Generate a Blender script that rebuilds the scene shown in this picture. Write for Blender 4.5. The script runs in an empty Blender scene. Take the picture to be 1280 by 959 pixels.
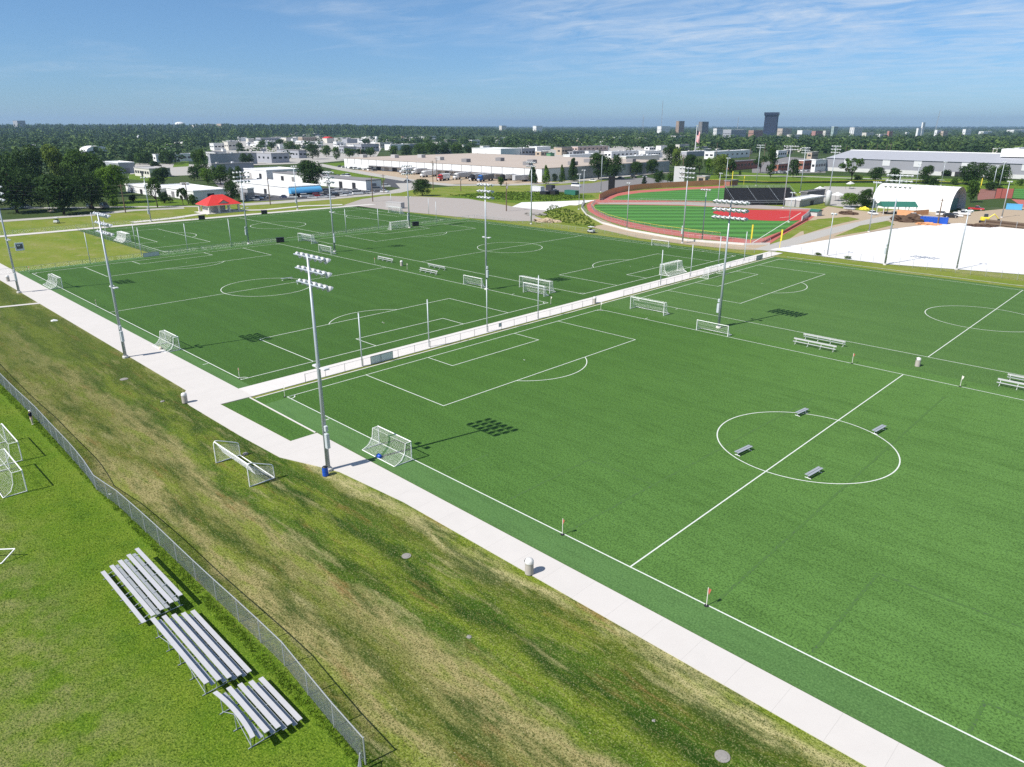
import bpy, bmesh, math, random
import numpy as np
from mathutils import Vector, Matrix
R = math.radians
rnd = random.Random(7)
S = bpy.context.scene
COL = S.collection

# ------------------------------------------------------------------ camera geometry (survey of the site: x,y on the ground, z up, metres)
FPX, PITCH, YAW = 891.47, 0.347385, 2.347107
CAM = Vector((79.4252, -40.2548, 32.3535))
_cp, _sp = math.cos(PITCH), math.sin(PITCH)
FW = Vector((math.cos(YAW)*_cp, math.sin(YAW)*_cp, -_sp))
RT = Vector((math.sin(YAW), -math.cos(YAW), 0))
UP = RT.cross(FW)
def at(x, y, z=0.0):
    d = FW*FPX + RT*(x-640) - UP*(y-479.5)
    return CAM + d*((z-CAM.z)/d.z)
def px(p):
    d = Vector(p)-CAM; w = d.dot(FW)
    return 640+FPX*d.dot(RT)/w, 479.5-FPX*d.dot(UP)/w
def hgt(g, ytop):
    d = Vector(g)-CAM; v = (479.5-ytop)/FPX
    return max(0.1, (v*d.dot(FW)-d.dot(UP))/(UP.z-v*FW.z))
def mpp(g):                       # metres per pixel at ground point g
    return (Vector(g)-CAM).dot(FW)/FPX

# ------------------------------------------------------------------ materials
MATS = {}
class NT:
    def __init__(s, name):
        s.m = bpy.data.materials.new(name); s.m.use_nodes = True
        s.t = s.m.node_tree; s.b = s.t.nodes['Principled BSDF']; s.out = s.t.nodes['Material Output']
    def n(s, typ, **kw):
        nd = s.t.nodes.new(typ)
        for k, v in kw.items():
            if k.startswith('i_'):
                key = k[2:]; key = int(key) if key.isdigit() else key
                s.set(nd.inputs[key], v)
            else: setattr(nd, k, v)
        return nd
    def set(s, sock, v):
        if hasattr(v, 'is_output') : s.t.links.new(v, sock)
        else:
            if isinstance(v, (tuple, list)) and sock.type == 'RGBA' and len(v) == 3: v = (*v, 1)
            sock.default_value = v
    def pos(s, scale=(1,1,1), rot=0.0, world=True):
        src = s.n('ShaderNodeNewGeometry').outputs['Position'] if world else s.n('ShaderNodeTexCoord').outputs['Object']
        mp = s.n('ShaderNodeMapping'); s.set(mp.inputs['Vector'], src)
        mp.inputs['Scale'].default_value = scale; mp.inputs['Rotation'].default_value = (0,0,rot)
        return mp.outputs[0]
    def noise(s, vec, scale, detail=3, rough=.55):
        nd = s.n('ShaderNodeTexNoise'); s.set(nd.inputs['Vector'], vec)
        nd.inputs['Scale'].default_value = scale; nd.inputs['Detail'].default_value = detail; nd.inputs['Roughness'].default_value = rough
        return nd.outputs['Fac']
    def ramp(s, fac, stops):
        nd = s.n('ShaderNodeValToRGB'); s.set(nd.inputs[0], fac); e = nd.color_ramp.elements
        while len(e) < len(stops): e.new(.5)
        for el, (p, c) in zip(e, stops):
            el.position = p; el.color = (*c, 1) if isinstance(c, (tuple, list)) else (c, c, c, 1)
        return nd.outputs[0]
    def mix(s, f, a, b, mode='MIX'):
        nd = s.n('ShaderNodeMix', data_type='RGBA', blend_type=mode)
        s.set(nd.inputs[0], f); s.set(nd.inputs[6], a); s.set(nd.inputs[7], b)
        return nd.outputs[2]
    def math(s, op, a, b=0.0, clamp=False):
        nd = s.n('ShaderNodeMath', operation=op, use_clamp=clamp); s.set(nd.inputs[0], a); s.set(nd.inputs[1], b)
        return nd.outputs[0]
    def fin(s, col, rough=.85, spec=.3, metal=0.0, bump=None):
        s.set(s.b.inputs['Base Color'], col); s.set(s.b.inputs['Roughness'], rough)
        s.b.inputs['Specular IOR Level'].default_value = spec; s.b.inputs['Metallic'].default_value = metal
        if bump:
            bp = s.n('ShaderNodeBump'); s.set(bp.inputs['Height'], bump[0]); bp.inputs['Strength'].default_value = bump[1]; bp.inputs['Distance'].default_value = bump[2]
            s.t.links.new(bp.outputs[0], s.b.inputs['Normal'])
        MATS[s.m.name] = s.m
        return s.m
def sc3(c, k): return tuple(max(0, v*k) for v in c)
def plain(name, c, rough=.7, spec=.35, metal=0.0, var=.12, scale=2.0, world=False):
    if name in MATS: return MATS[name]
    t = NT(name); f = t.noise(t.pos(world=world), scale, 4)
    f2 = t.noise(t.pos(world=world), scale*6, 3)
    col = t.mix(f, sc3(c, 1-var), sc3(c, 1+var)); col = t.mix(t.math('MULTIPLY', f2, .35), col, sc3(c, 1-var*1.4))
    return t.fin(col, rough, spec, metal)
def wallmat(c, rough=.75):
    return plain('painted_wall_%02d_%02d_%02d' % tuple(int(99*v) for v in c), c, rough, .25, 0, .10, .25, True)

def turf(name, a, b, stripe=0.0):
    t = NT(name)
    big = t.noise(t.pos((.03,.06,.05)), 1, 3); mid = t.noise(t.pos((.35,.22,.3)), 1, 4); fine = t.noise(t.pos(), 5.5, 4, .75); blade = t.noise(t.pos((1,1,1)), 24, 2, .7)
    col = t.mix(t.ramp(big, [(.3, 0.0), (.7, 1.0)]), a, b)
    if name == 'field_turf':       # turf sheen painted into the colour, lighter towards the eastern half
        sx = t.n('ShaderNodeSeparateXYZ'); t.set(sx.inputs[0], t.pos()); sheen = t.math('ADD', t.math('MULTIPLY', sx.outputs['X'], .0145), t.math('MULTIPLY', t.math('SUBTRACT', t.noise(t.pos((.03,.05,.05)), 1, 3), .5), .5))
        col = t.mix(t.ramp(sheen, [(.15, 0.0), (1.0, 1.0)]), col, (.135,.275,.066))
    col = t.mix(t.ramp(mid, [(.3, .22), (.7, 0.0)]), col, sc3(a, .62))
    grain = t.noise(t.pos(), 7.0, 2, .6); g4 = t.noise(t.pos((1,1,1), .5), 3.0, 3, .7); g5 = t.noise(t.pos((.25,1.4,.5)), 1.0, 4, .65)
    streak = t.noise(t.pos((.012,.26,.1)), 1, 3, .6)
    col = t.mix(t.ramp(streak, [(.40, .26), (.52, 0.0)]), col, sc3(a, .72)); col = t.mix(t.ramp(streak, [(.50, 0.0), (.62, .24)]), col, (b[0]*1.4, b[1]*1.25, b[2]*1.4))
    col = t.mix(t.ramp(g5, [(.36, .35), (.50, 0.0)]), col, sc3(a, .6))
    for gg, k in ((fine, .42), (grain, .62), (g4, .22)) if name != 'border_turf' else ((fine, .25), (grain, .35)):
        col = t.mix(t.ramp(gg, [(.38, k), (.49, 0.0)]), col, sc3(a, .36)); col = t.mix(t.ramp(gg, [(.52, 0.0), (.64, k*.85)]), col, (b[0]*1.9, b[1]*1.55, b[2]*1.8))
    col = t.mix(t.ramp(blade, [(.42, .45), (.58, 0.0)]), col, sc3(a, .45))
    if stripe:
        w = t.n('ShaderNodeTexWave', wave_type='BANDS', bands_direction='X'); t.set(w.inputs['Vector'], t.pos(rot=-R(134.5))); w.inputs['Scale'].default_value = .030; w.inputs['Distortion'].default_value = .0
        col = t.mix(t.ramp(w.outputs['Fac'], [(.42, 0.0), (.58, stripe)]), col, sc3(b, 1.75))
    return t.fin(col, .9, .2, 0, (fine, .5, .03))
turf('field_turf', (.052,.135,.019), (.068,.165,.027)); turf('field_turf_dark', (.045,.118,.018), (.059,.145,.024)); turf('field_turf_far', (.070,.160,.034), (.084,.182,.040))  # dark variant puts the weaker sheen of the left fields into the colour
turf('border_turf', (.078,.175,.046), (.092,.198,.055))
turf('ballpark_turf', (.050,.165,.030), (.062,.19,.036), .42)

def lawn():
    t = NT('lawn_grass')
    P_ = t.pos()
    big = t.noise(t.pos((.09,.13,.1), .6), 1, 4, .6); pat = t.noise(P_, .35, 5, .65); fine = t.noise(t.pos((1.0,2.2,1), .75), 5, 5, .75); blade = t.noise(P_, 21, 3, .75)
    col = t.ramp(big, [(.3, (.085,.165,.005)), (.5, (.118,.205,.007)), (.68, (.165,.232,.016))])
    col = t.mix(t.ramp(pat, [(.48, 0.0), (.74, .55)]), col, (.22,.25,.040))
    col = t.mix(t.ramp(pat, [(.28, .6), (.46, 0.0)]), col, (.045,.115,.008))
    # drier towards the corner in front of the bleachers
    sx = t.n('ShaderNodeSeparateXYZ'); t.set(sx.inputs[0], P_)
    dry = t.math('MULTIPLY', t.math('MULTIPLY', t.math('SUBTRACT', -30.0, sx.outputs['Y']), .22, True), t.ramp(t.noise(P_, .5, 4, .6), [(.38, 0.0), (.62, .85)]))
    col = t.mix(dry, col, (.26,.24,.10))
    col = t.mix(t.ramp(fine, [(.34, .7), (.56, 0.0)]), col, (.026,.066,.006))
    col = t.mix(t.ramp(fine, [(.52, 0.0), (.80, .55)]), col, (.30,.36,.05))
    gr = t.noise(P_, 9, 2, .6)
    col = t.mix(t.ramp(gr, [(.34, .8), (.48, 0.0)]), col, (.035,.085,.003)); col = t.mix(t.ramp(gr, [(.54, 0.0), (.70, .6)]), col, (.25,.34,.05))
    col = t.mix(t.ramp(blade, [(.38, .5), (.56, 0.0)]), col, (.028,.066,.004))
    return t.fin(col, .9, .15, 0, (fine, .8, .06))
lawn()
def drygrass():
    t = NT('dry_mown_grass')
    P_ = t.pos()
    sx = t.n('ShaderNodeSeparateXYZ'); t.set(sx.inputs[0], P_)
    w1 = t.math('SUBTRACT', t.noise(t.pos((.06,.16,.1)), 1, 4, .6), .5); w2 = t.math('SUBTRACT', t.noise(t.pos((.35,.6,.3)), 1, 4, .65), .5)
    v = t.math('ADD', sx.outputs['Y'], t.math('ADD', t.math('MULTIPLY', w1, 9.0), t.math('MULTIPLY', w2, 3.6)))
    v = t.math('MULTIPLY', t.math('ADD', v, 26.0), .05)                      # 0 at the fence, 1 at the walk
    DG, GR, OL, YG, TN_, RD, PALE = (.010,.040,.002), (.045,.100,.006), (.105,.128,.016), (.155,.205,.018), (.31,.26,.115), (.21,.115,.040), (.42,.37,.18)
    col = t.ramp(v, [(.02, GR), (.12, OL), (.20, TN_), (.29, OL), (.38, (.20,.185,.065)), (.47, TN_), (.55, GR), (.62, YG), (.71, DG), (.78, GR), (.86, OL), (.93, PALE), (1.0, YG)])
    a = t.noise(t.pos((.085,.42,.2)), 1, 6, .68); b = t.noise(t.pos((.26,1.1,.6)), 1, 6, .72); c = t.noise(t.pos((.10,.62,.2), .04), 1.0, 5, .66)
    col = t.mix(t.ramp(a, [(.51, 0.0), (.63, .82)]), col, DG)
    col = t.mix(t.ramp(a, [(.38, .75), (.47, 0.0)]), col, YG)
    col = t.mix(t.ramp(c, [(.58, 0.0), (.70, .75)]), col, RD)
    col = t.mix(t.ramp(c, [(.32, .75), (.43, 0.0)]), col, (.32,.285,.135))
    col = t.mix(t.ramp(b, [(.54, 0.0), (.64, .65)]), col, (.020,.056,.004))
    col = t.mix(t.ramp(b, [(.32, .6), (.44, 0.0)]), col, (.22,.23,.07))
    west = t.ramp(t.math('MULTIPLY', t.math('ADD', sx.outputs['X'], 60.0), .0125), [(.2, .6), (.9, 0.0)])
    col = t.mix(west, col, (.070,.092,.014))
    g1 = t.noise(t.pos((1,1.3,1)), 3.6, 3, .7); g2 = t.noise(P_, 8.5, 2, .6); g3 = t.noise(P_, 17, 2, .6); grit = t.noise(P_, 6.5, 2, .6)
    col = t.mix(t.ramp(g1, [(.34, .55), (.45, 0.0)]), col, (.020,.042,.003)); col = t.mix(t.ramp(g1, [(.55, 0.0), (.70, .38)]), col, (.29,.29,.11))
    col = t.mix(t.ramp(g2, [(.36, .7), (.47, 0.0)]), col, (.026,.052,.005)); col = t.mix(t.ramp(g2, [(.55, 0.0), (.70, .40)]), col, (.36,.37,.15))
    col = t.mix(t.ramp(g3, [(.36, .6), (.48, 0.0)]), col, (.028,.052,.005))
    col = t.mix(t.ramp(grit, [(.68, 0.0), (.75, .7)]), col, (.46,.42,.27))
    return t.fin(col, .95, .1, 0, (g1, .8, .06))
drygrass()
def verge():
    t = NT('verge_grass'); P_ = t.pos()
    b = t.noise(t.pos((.03,.09,.05), .5), 1, 5, .6); p = t.noise(P_, .22, 5, .65); f = t.noise(P_, 1.6, 5, .75)
    w = t.n('ShaderNodeTexWave', bands_direction='X'); t.set(w.inputs['Vector'], t.pos(rot=R(40))); w.inputs['Scale'].default_value = .22; w.inputs['Distortion'].default_value = 2.5; w.inputs['Detail'].default_value = 2
    col = t.ramp(b, [(.32, (.120,.185,.020)), (.5, (.180,.215,.034)), (.68, (.235,.235,.066))])
    col = t.mix(t.math('MULTIPLY', w.outputs['Fac'], .3), col, (.135,.195,.018))
    col = t.mix(t.ramp(p, [(.54, 0.0), (.74, .7)]), col, (.30,.26,.14))
    col = t.mix(t.ramp(f, [(.34, .5), (.54, 0.0)]), col, (.065,.09,.014))
    return t.fin(col, .95, .1)
verge()
def suburb():
    t = NT('far_ground'); P_ = t.pos()
    a = t.noise(P_, .004, 5, .6); b = t.noise(P_, .02, 5, .65); f = t.noise(P_, .3, 4)
    col = t.ramp(a, [(.35, (.030,.060,.016)), (.55, (.050,.080,.022)), (.7, (.085,.095,.035))])
    col = t.mix(t.ramp(b, [(.58, 0.0), (.66, .55)]), col, (.17,.155,.125))
    col = t.mix(t.ramp(b, [(.30, .6), (.42, 0.0)]), col, (.022,.045,.012))
    col = t.mix(t.math('MULTIPLY', f, .4), col, (.03,.05,.012))
    return t.fin(col, .95, .1)
suburb()
def concrete(name, c, joint=0.0, axis='X'):
    t = NT(name); P_ = t.pos()
    a = t.noise(P_, .5, 5, .6); f = t.noise(P_, 9, 4, .7)
    col = t.mix(a, sc3(c, .93), sc3(c, 1.05)); col = t.mix(t.math('MULTIPLY', f, .22), col, sc3(c, .8))
    st = t.noise(P_, .17, 6, .7); col = t.mix(t.ramp(st, [(.58, 0.0), (.72, .25)]), col, sc3(c, .78))
    if joint:
        sx = t.n('ShaderNodeSeparateXYZ'); t.set(sx.inputs[0], P_)
        fr = t.math('FRACT', t.math('MULTIPLY', t.math('ADD', sx.outputs[axis], 500.0), 1/joint))
        col = t.mix(t.math('LESS_THAN', fr, .022/joint), col, sc3(c, .74))
        cell = t.math('FLOOR', t.math('MULTIPLY', t.math('ADD', sx.outputs[axis], 500.0), 1/joint))
        wn = t.n('ShaderNodeTexWhiteNoise', noise_dimensions='1D'); t.set(wn.inputs['W'], cell)
        col = t.mix(t.math('MULTIPLY', wn.outputs['Value'], .12), col, sc3(c, .82))
    return t.fin(col, .85, .25, 0, (f, .2, .01))
concrete('walk_concrete', (.555,.525,.49), 3.05)
concrete('path_concrete', (.62,.59,.555), 3.05, 'Y')
concrete('street_concrete', (.40,.38,.345), 6.0)
concrete('pink_gravel', (.35,.315,.285))
concrete('white_aggregate', (.70,.69,.675))
concrete('tan_dirt', (.40,.315,.22))
concrete('asphalt', (.075,.075,.08))
concrete('old_asphalt', (.20,.19,.185))
concrete('warning_track', (.42,.125,.10))
concrete('dark_track_brown', (.24,.11,.085))  # darker, browner ground colour than the warning track
concrete('infield_red', (.44,.035,.032))
def paint():
    t = NT('field_paint'); f = t.noise(t.pos(), 9, 4, .75); g = t.noise(t.pos(), .6, 4)
    col = t.mix(t.ramp(f, [(.30, .55), (.52, 0.0)]), (.66,.68,.64), (.20,.30,.16)); col = t.mix(t.math('MULTIPLY', g, .25), col, (.45,.5,.42))
    t.fin(col, .9, .1)
    t = NT('faded_paint'); f = t.noise(t.pos(), 5, 4, .8); g = t.noise(t.pos(), .35, 4)
    col = t.mix(t.ramp(f, [(.50, 1.0), (.70, 0.0)]), (.050,.055,.060), (.070,.150,.034)); col = t.mix(t.ramp(g, [(.54, 0.0), (.70, .5)]), col, (.070,.150,.034))
    t.fin(col, .9, .1)
paint()
plain('galvanised_steel', (.42,.46,.49), .45, .4, .35, .12, 3)
plain('fence_steel', (.40,.42,.43), .5, .4, .35, .15, 3)
plain('mid_steel', (.10,.105,.11), .5, .4, .2, .15, 3)
plain('pole_grey', (.50,.54,.56), .5, .4, .1, .08, 2)
plain('dark_steel', (.048,.049,.053), .5, .4, .1, .2, 3)
plain('white_metal', (.78,.78,.76), .45, .4, 0, .05, 3)
plain('white_net', (.74,.74,.72), .9, .1, 0, .08, 3)
plain('lamp_white', (.58,.585,.59), .5, .4, 0, .1, 3)
plain('lamp_glass', (.10,.10,.11), .15, .6, 0, .15, 4)
plain('aluminium', (.56,.55,.555), .42, .5, .2, .10, 1.2)
plain('bench_aluminium', (.40,.42,.435), .42, .5, .3, .1, 2)
plain('black_plastic', (.018,.018,.02), .5, .4, 0, .3, 5)
plain('blue_plastic', (.010,.075,.42), .4, .45, 0, .12, 4)
plain('stone_aggregate', (.42,.385,.34), .9, .2, 0, .3, 30)
plain('lid_grey', (.62,.61,.59), .55, .4, 0, .08, 4)
plain('flag_red', (.42,.10,.075), .8, .2, 0, .1, 4)
plain('tube_white', (.72,.68,.62), .6, .3, 0, .05, 4)
plain('yellow_paint', (.75,.62,.05), .5, .4, 0, .06, 2)
plain('red_roof', (.62,.045,.035), .5, .35, 0, .12, .5)
plain('green_roof', (.03,.14,.10), .5, .35, 0, .12, .5)
plain('white_roof', (.72,.72,.71), .55, .3, 0, .06, .12, True)
plain('grey_roof', (.22,.215,.22), .8, .2, 0, .15, .12, True)
plain('mid_roof', (.40,.39,.38), .8, .2, 0, .12, .12, True)
plain('tan_roof', (.43,.365,.31), .9, .15, 0, .10, .06, True)
plain('blue_roof', (.10,.36,.62), .5, .3, 0, .1, .4)
plain('window_dark', (.025,.030,.036), .12, .6, 0, .2, 1)
plain('dock_dark', (.030,.030,.034), .6, .3, 0, .25, 1)
plain('tyre', (.02,.02,.02), .9, .1, 0, .2, 8)
plain('bark', (.085,.062,.045), .95, .1, 0, .3, 8)
plain('wood_pole', (.17,.125,.09), .95, .1, 0, .25, 6)
plain('orange_board', (.58,.30,.15), .8, .2, 0, .14, .6)
plain('skin', (.42,.25,.18), .55, .3, 0, .06, 20)
plain('navy_cloth', (.012,.015,.030), .9, .1, 0, .2, 30)
plain('beige_cloth', (.55,.49,.40), .9, .1, 0, .1, 30)
plain('white_cloth', (.74,.73,.70), .9, .1, 0, .08, 30)
plain('dome_fabric', (.72,.71,.69), .6, .3, 0, .08, .25)
plain('sign_blue', (.62,.66,.72), .6, .3, 0, .08, 2)
plain('brown_scrap', (.10,.065,.045), .9, .15, 0, .4, 1.5)
plain('rock', (.27,.255,.235), .95, .1, 0, .3, 8)
def leaf(name, c, tr=.25, nsc=.28, tone=False):
    t = NT(name)
    g = t.n('ShaderNodeNewGeometry'); P_ = t.pos()
    f = t.noise(P_, nsc, 4, .6)
    col = t.mix(g.outputs['Random Per Island'], sc3(c, .6), (c[0]*1.5, c[1]*1.4, c[2]*1.3))
    col = t.mix(t.ramp(f, [(.38, .55), (.55, 0.0)]), col, sc3(c, .55)); col = t.mix(t.ramp(f, [(.52, 0.0), (.66, .55)]), col, (c[0]*1.9, c[1]*1.6, c[2]*1.5))
    if tone:
        ta = t.n('ShaderNodeAttribute', attribute_name='tone'); col = t.mix(t.ramp(ta.outputs['Fac'], [(.1, .75), (.5, 0.0)]), col, (.018,.044,.015)); col = t.mix(t.ramp(ta.outputs['Fac'], [(.45, 0.0), (.9, .85)]), col, (.115,.175,.042))
    m = t.fin(col, .8, .2)
    trn = t.n('ShaderNodeBsdfTranslucent'); t.set(trn.inputs[0], t.mix(.5, col, (c[0]*1.8, c[1]*1.6, c[2])))
    mx = t.n('ShaderNodeMixShader'); mx.inputs[0].default_value = tr
    t.t.links.new(t.b.outputs[0], mx.inputs[1]); t.t.links.new(trn.outputs[0], mx.inputs[2]); t.t.links.new(mx.outputs[0], t.out.inputs[0])
    return m
leaf('leaf_dark', (.030,.068,.014)); leaf('leaf_mid', (.050,.105,.017)); leaf('leaf_light', (.105,.165,.028)); leaf('leaf_far', (.042,.086,.024), .12, .012, True); leaf('leaf_bright', (.085,.17,.016)); leaf('leaf_blue', (.030,.055,.030))
leaf('weed_leaf', (.070,.125,.016)); leaf('grass_blade', (.12,.22,.018)); leaf('dry_blade', (.21,.21,.07))

# ------------------------------------------------------------------ mesh helpers
class MB:
    def __init__(s): s.v = []; s.f = []
    def add(s, vs, fs):
        o = len(s.v); s.v += [tuple(v) for v in vs]; s.f += [tuple(i+o for i in f) for f in fs]; return s
    def box(s, c, d, rz=0.0, M=None):
        x, y, z = (k/2 for k in d); vs = [Vector((a, b, e)) for e in (-z, z) for a, b in ((-x,-y),(x,-y),(x,y),(-x,y))]
        m = Matrix.Translation(c) @ Matrix.Rotation(rz, 4, 'Z') if M is None else M
        return s.add([m@v for v in vs], [(3,2,1,0),(4,5,6,7),(0,1,5,4),(1,2,6,5),(2,3,7,6),(3,0,4,7)])
    def cbox(s, c, d, bev=.03, rz=0.0):      # box with chamfered vertical edges and top
        x, y, z = d[0]/2, d[1]/2, d[2]; m = Matrix.Translation(c) @ Matrix.Rotation(rz, 4, 'Z')
        def ring(i, h): 
            a, b = x-i, y-i
            return [(-a+bev,-b,h),(a-bev,-b,h),(a,-b+bev,h),(a,b-bev,h),(a-bev,b,h),(-a+bev,b,h),(-a,b-bev,h),(-a,-b+bev,h)]
        vs = ring(0,0)+ring(0,z-bev)+ring(bev,z); fs = [tuple(range(7,-1,-1)), tuple(range(16,24))]
        for k in (0, 8):
            fs += [(k+i, k+(i+1)%8, k+8+(i+1)%8, k+8+i) for i in range(8)]
        return s.add([m@Vector(v) for v in vs], fs)
    def tube(s, p, r, n=6, cap=True):        # p list of points, r radius or list
        p = [Vector(q) for q in p]; rr = r if isinstance(r, (list, tuple)) else [r]*len(p); vs = []; fs = []
        ref = None
        for i, q in enumerate(p):
            t = ((p[min(i+1, len(p)-1)]-p[max(i-1, 0)])).normalized()
            a = Vector((0,0,1)) if abs(t.z) < .9 else Vector((1,0,0))
            u = t.cross(a).normalized()
            if ref is not None:
                u2 = ref - t*ref.dot(t)
                if u2.length > 1e-4: u = u2.normalized()
            ref = u; w = t.cross(u)
            for k in range(n):
                an = 2*math.pi*k/n; vs.append(q+(u*math.cos(an)+w*math.sin(an))*rr[i])
            if i: 
                o = (i-1)*n; fs += [(o+k, o+(k+1)%n, o+n+(k+1)%n, o+n+k) for k in range(n)]
        if cap: fs += [tuple(range(n-1,-1,-1)), tuple(range(len(vs)-n, len(vs)))]
        return s.add(vs, fs)
    def lathe(s, prof, n=16, c=(0,0,0)):     # prof [(r,z)]
        vs = []; fs = []
        for r, z in prof:
            for k in range(n):
                a = 2*math.pi*k/n; vs.append((c[0]+r*math.cos(a), c[1]+r*math.sin(a), c[2]+z))
        for i in range(len(prof)-1):
            o = i*n; fs += [(o+k, o+(k+1)%n, o+n+(k+1)%n, o+n+k) for k in range(n)]
        fs += [tuple(range(n-1,-1,-1)), tuple(range(len(vs)-n, len(vs)))]
        return s.add(vs, fs)
    def poly(s, pts): return s.add(pts, [tuple(range(len(pts)))])
    def net(s, a, b, c, d, cell=.12, r=.005, sag=0.0, seg=1):   # quad a-b (bottom) d-c (top) as real twine
        a, b, c, d = map(Vector, (a, b, c, d)); nu = max(2, int((b-a).length/cell)); nv = max(2, int((d-a).length/cell))
        nrm = (b-a).cross(d-a).normalized()
        def P(u, v): return a*(1-u)*(1-v)+b*u*(1-v)+c*u*v+d*(1-u)*v - nrm*sag*math.sin(math.pi*u)*math.sin(math.pi*v)
        for i in range(nu+1): s.tube([P(i/nu, k/seg) for k in range(seg+1)], r, 3, False)
        for j in range(nv+1): s.tube([P(k/seg, j/nv) for k in range(seg+1)], r, 3, False)
        return s
    def mesh(s, name, mat, smooth=False):
        me = bpy.data.meshes.new(name); me.from_pydata(s.v, [], s.f); me.materials.append(MATS[mat] if isinstance(mat, str) else mat)
        if smooth: me.polygons.foreach_set('use_smooth', [True]*len(me.polygons))
        me.update(); return me
    def build(s, name, mat, parent=None, loc=(0,0,0), rz=0.0, smooth=False):
        return inst(name, s.mesh(name, mat, smooth), parent, loc, rz)
def inst(name, me, parent=None, loc=(0,0,0), rz=0.0, scale=None):
    o = bpy.data.objects.new(name, me); COL.objects.link(o); o.location = loc; o.rotation_euler = (0,0,rz)
    if scale: o.scale = scale
    if parent: o.parent = parent
    return o
def tag(o, label=None, cat=None, group=None, kind=None):
    if label: o['label'] = label
    if cat: o['category'] = cat
    if group: o['group'] = group
    if kind: o['kind'] = kind
    return o
def thing(name, label, cat, loc=(0,0,0), rz=0.0, group=None):
    return tag(inst(name, None, None, loc, rz), label, cat, group)
def kids(o): return [c for c in COL.objects if c.parent is o]
CH = {}
def dup(o, loc, rz=0.0, label=None, group=None, children=None):
    def rec(src, par):
        c = src.copy(); COL.objects.link(c)
        if par: c.parent = par
        for k in tree_of.get(src.name, ()): rec(k, c)
        return c
    tree_of = {}
    stack = [o]
    for q in ALLCH(o): tree_of.setdefault(q.parent.name, []).append(q)
    c = rec(o, None); c.location = loc; c.rotation_euler = (0,0,rz)
    if label: c['label'] = label
    if group: c['group'] = group
    return c
def ALLCH(o):
    out = []; todo = [o]
    while todo:
        k = list(todo.pop().children); out += k; todo += k
    return out
def struct(name, mb, mat, smooth=False): return tag(mb.build(name, mat, smooth=smooth), kind='structure')
def sheet(name, pts, z, mat): 
    return struct(name, MB().poly([(p[0], p[1], z) for p in pts]), mat)
def psheet(name, pxs, z, mat): return sheet(name, [at(*p) for p in pxs], z, mat)
def smoothpath(pts, n=6):
    out = []; m = len(pts)
    for i in range(m):
        p0, p1, p2, p3 = (Vector(pts[(i+k) % m]) for k in (-1, 0, 1, 2))
        for j in range(n):
            t = j/n; out.append(.5*((2*p1)+(p2-p0)*t+(2*p0-5*p1+4*p2-p3)*t*t+(3*p1-p0-3*p2+p3)*t**3))
    return out

# ------------------------------------------------------------------ ground and paving
mb = MB(); n = 96; mb.v = [(0, 0, -.09)] + [(math.cos(2*math.pi*k/n)*15000, math.sin(2*math.pi*k/n)*15000, -.09) for k in range(n)]
mb.f = [(0, 1+k, 1+(k+1) % n) for k in range(n)]
struct('ground', mb, 'far_ground')
sheet('verge', [(-236,-120),(140,-120),(140,170),(-40,330),(-236,330)], -.05, 'verge_grass')
fence_line = [(-125,-22.8),(-80,-23.2),(-45,-23.9),(-31.7,-24.3),(-12.9,-24.3),(1,-24.6),(6,-24.75),(9.5,-25.0),(14.7,-24.65),(23.6,-24.5),(37.3,-24.35),(43.5,-24.3),(50,-24.8),(53.4,-25.0)]
sheet('lawn', [(-200,-120),(130,-120),(130,-60),(75,-36),(53.4,-25)] + fence_line[::-1] + [(-200,-23)], -.02, 'lawn_grass')
sheet('grass', fence_line + [(75,-36),(130,-60),(130,-5),(32,-5.8),(22,-6.5),(-12,-7.7),(-200,-7.7),(-200,-23)], -.02, 'dry_mown_grass')
walk = [(-200,-8.1),(-11.5,-8.0),(-9.3,-9.5),(-5.9,-9.9),(-1,-9.85),(7.3,-9.75),(15.4,-9.4),(20.2,-7.7),(22.7,-6.9),(32,-6.15),(130,-6.35),(130,-3.35),(12.7,-3.4),(12.6,-6.6),(-3.5,-7.1),(-3.3,-3.0),(-7.2,-3.0),(-200,-3.2)]
mb = MB(); mb.poly([(x, y, .05) for x, y in walk])
for i in range(len(walk)):
    a, b = walk[i], walk[(i+1) % len(walk)]; mb.poly([(*a, -.05), (*b, -.05), (*b, .05), (*a, .05)])
struct('walkway', mb, 'walk_concrete')
mb = MB(); mb.box((-5.25, 72.5, 0), (3.9, 150.9, .09)); struct('path', mb, 'path_concrete')
sheet('path', [(-200,-17.6),(-63.5,-17.6+4.9),(-50,-8.2),(-54,-8.2),(-66,-11.2),(-200,-15.8)], .0, 'walk_concrete') if False else None
mb = MB(); mb.box((-2.45, 69, -.01), (.22, 144, .09)); mb.box((4.6, -3.42, -.01), (15.6, .16, .09)); struct('kerb', mb, 'path_concrete')
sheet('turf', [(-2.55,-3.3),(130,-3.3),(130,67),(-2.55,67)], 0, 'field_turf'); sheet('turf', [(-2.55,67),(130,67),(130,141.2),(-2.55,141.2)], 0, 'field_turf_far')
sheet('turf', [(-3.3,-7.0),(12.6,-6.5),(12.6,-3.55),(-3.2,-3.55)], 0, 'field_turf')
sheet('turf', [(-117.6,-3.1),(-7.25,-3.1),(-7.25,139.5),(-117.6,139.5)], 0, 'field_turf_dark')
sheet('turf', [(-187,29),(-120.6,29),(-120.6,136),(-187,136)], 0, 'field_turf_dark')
sheet('turf', [(-120.6,-3),(-117.6,-3),(-117.6,139),(-120.6,139)], -.004, 'border_turf')
sheet('turf', [(.3,-3.3),(130,-3.3),(130,-.1),(.3,-.1)], .004, 'border_turf')
sheet('turf', [(-117.6,-3.1),(-7.3,-3.1),(-7.3,-1.3),(-117.6,-1.3)], .004, 'border_turf')
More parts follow.
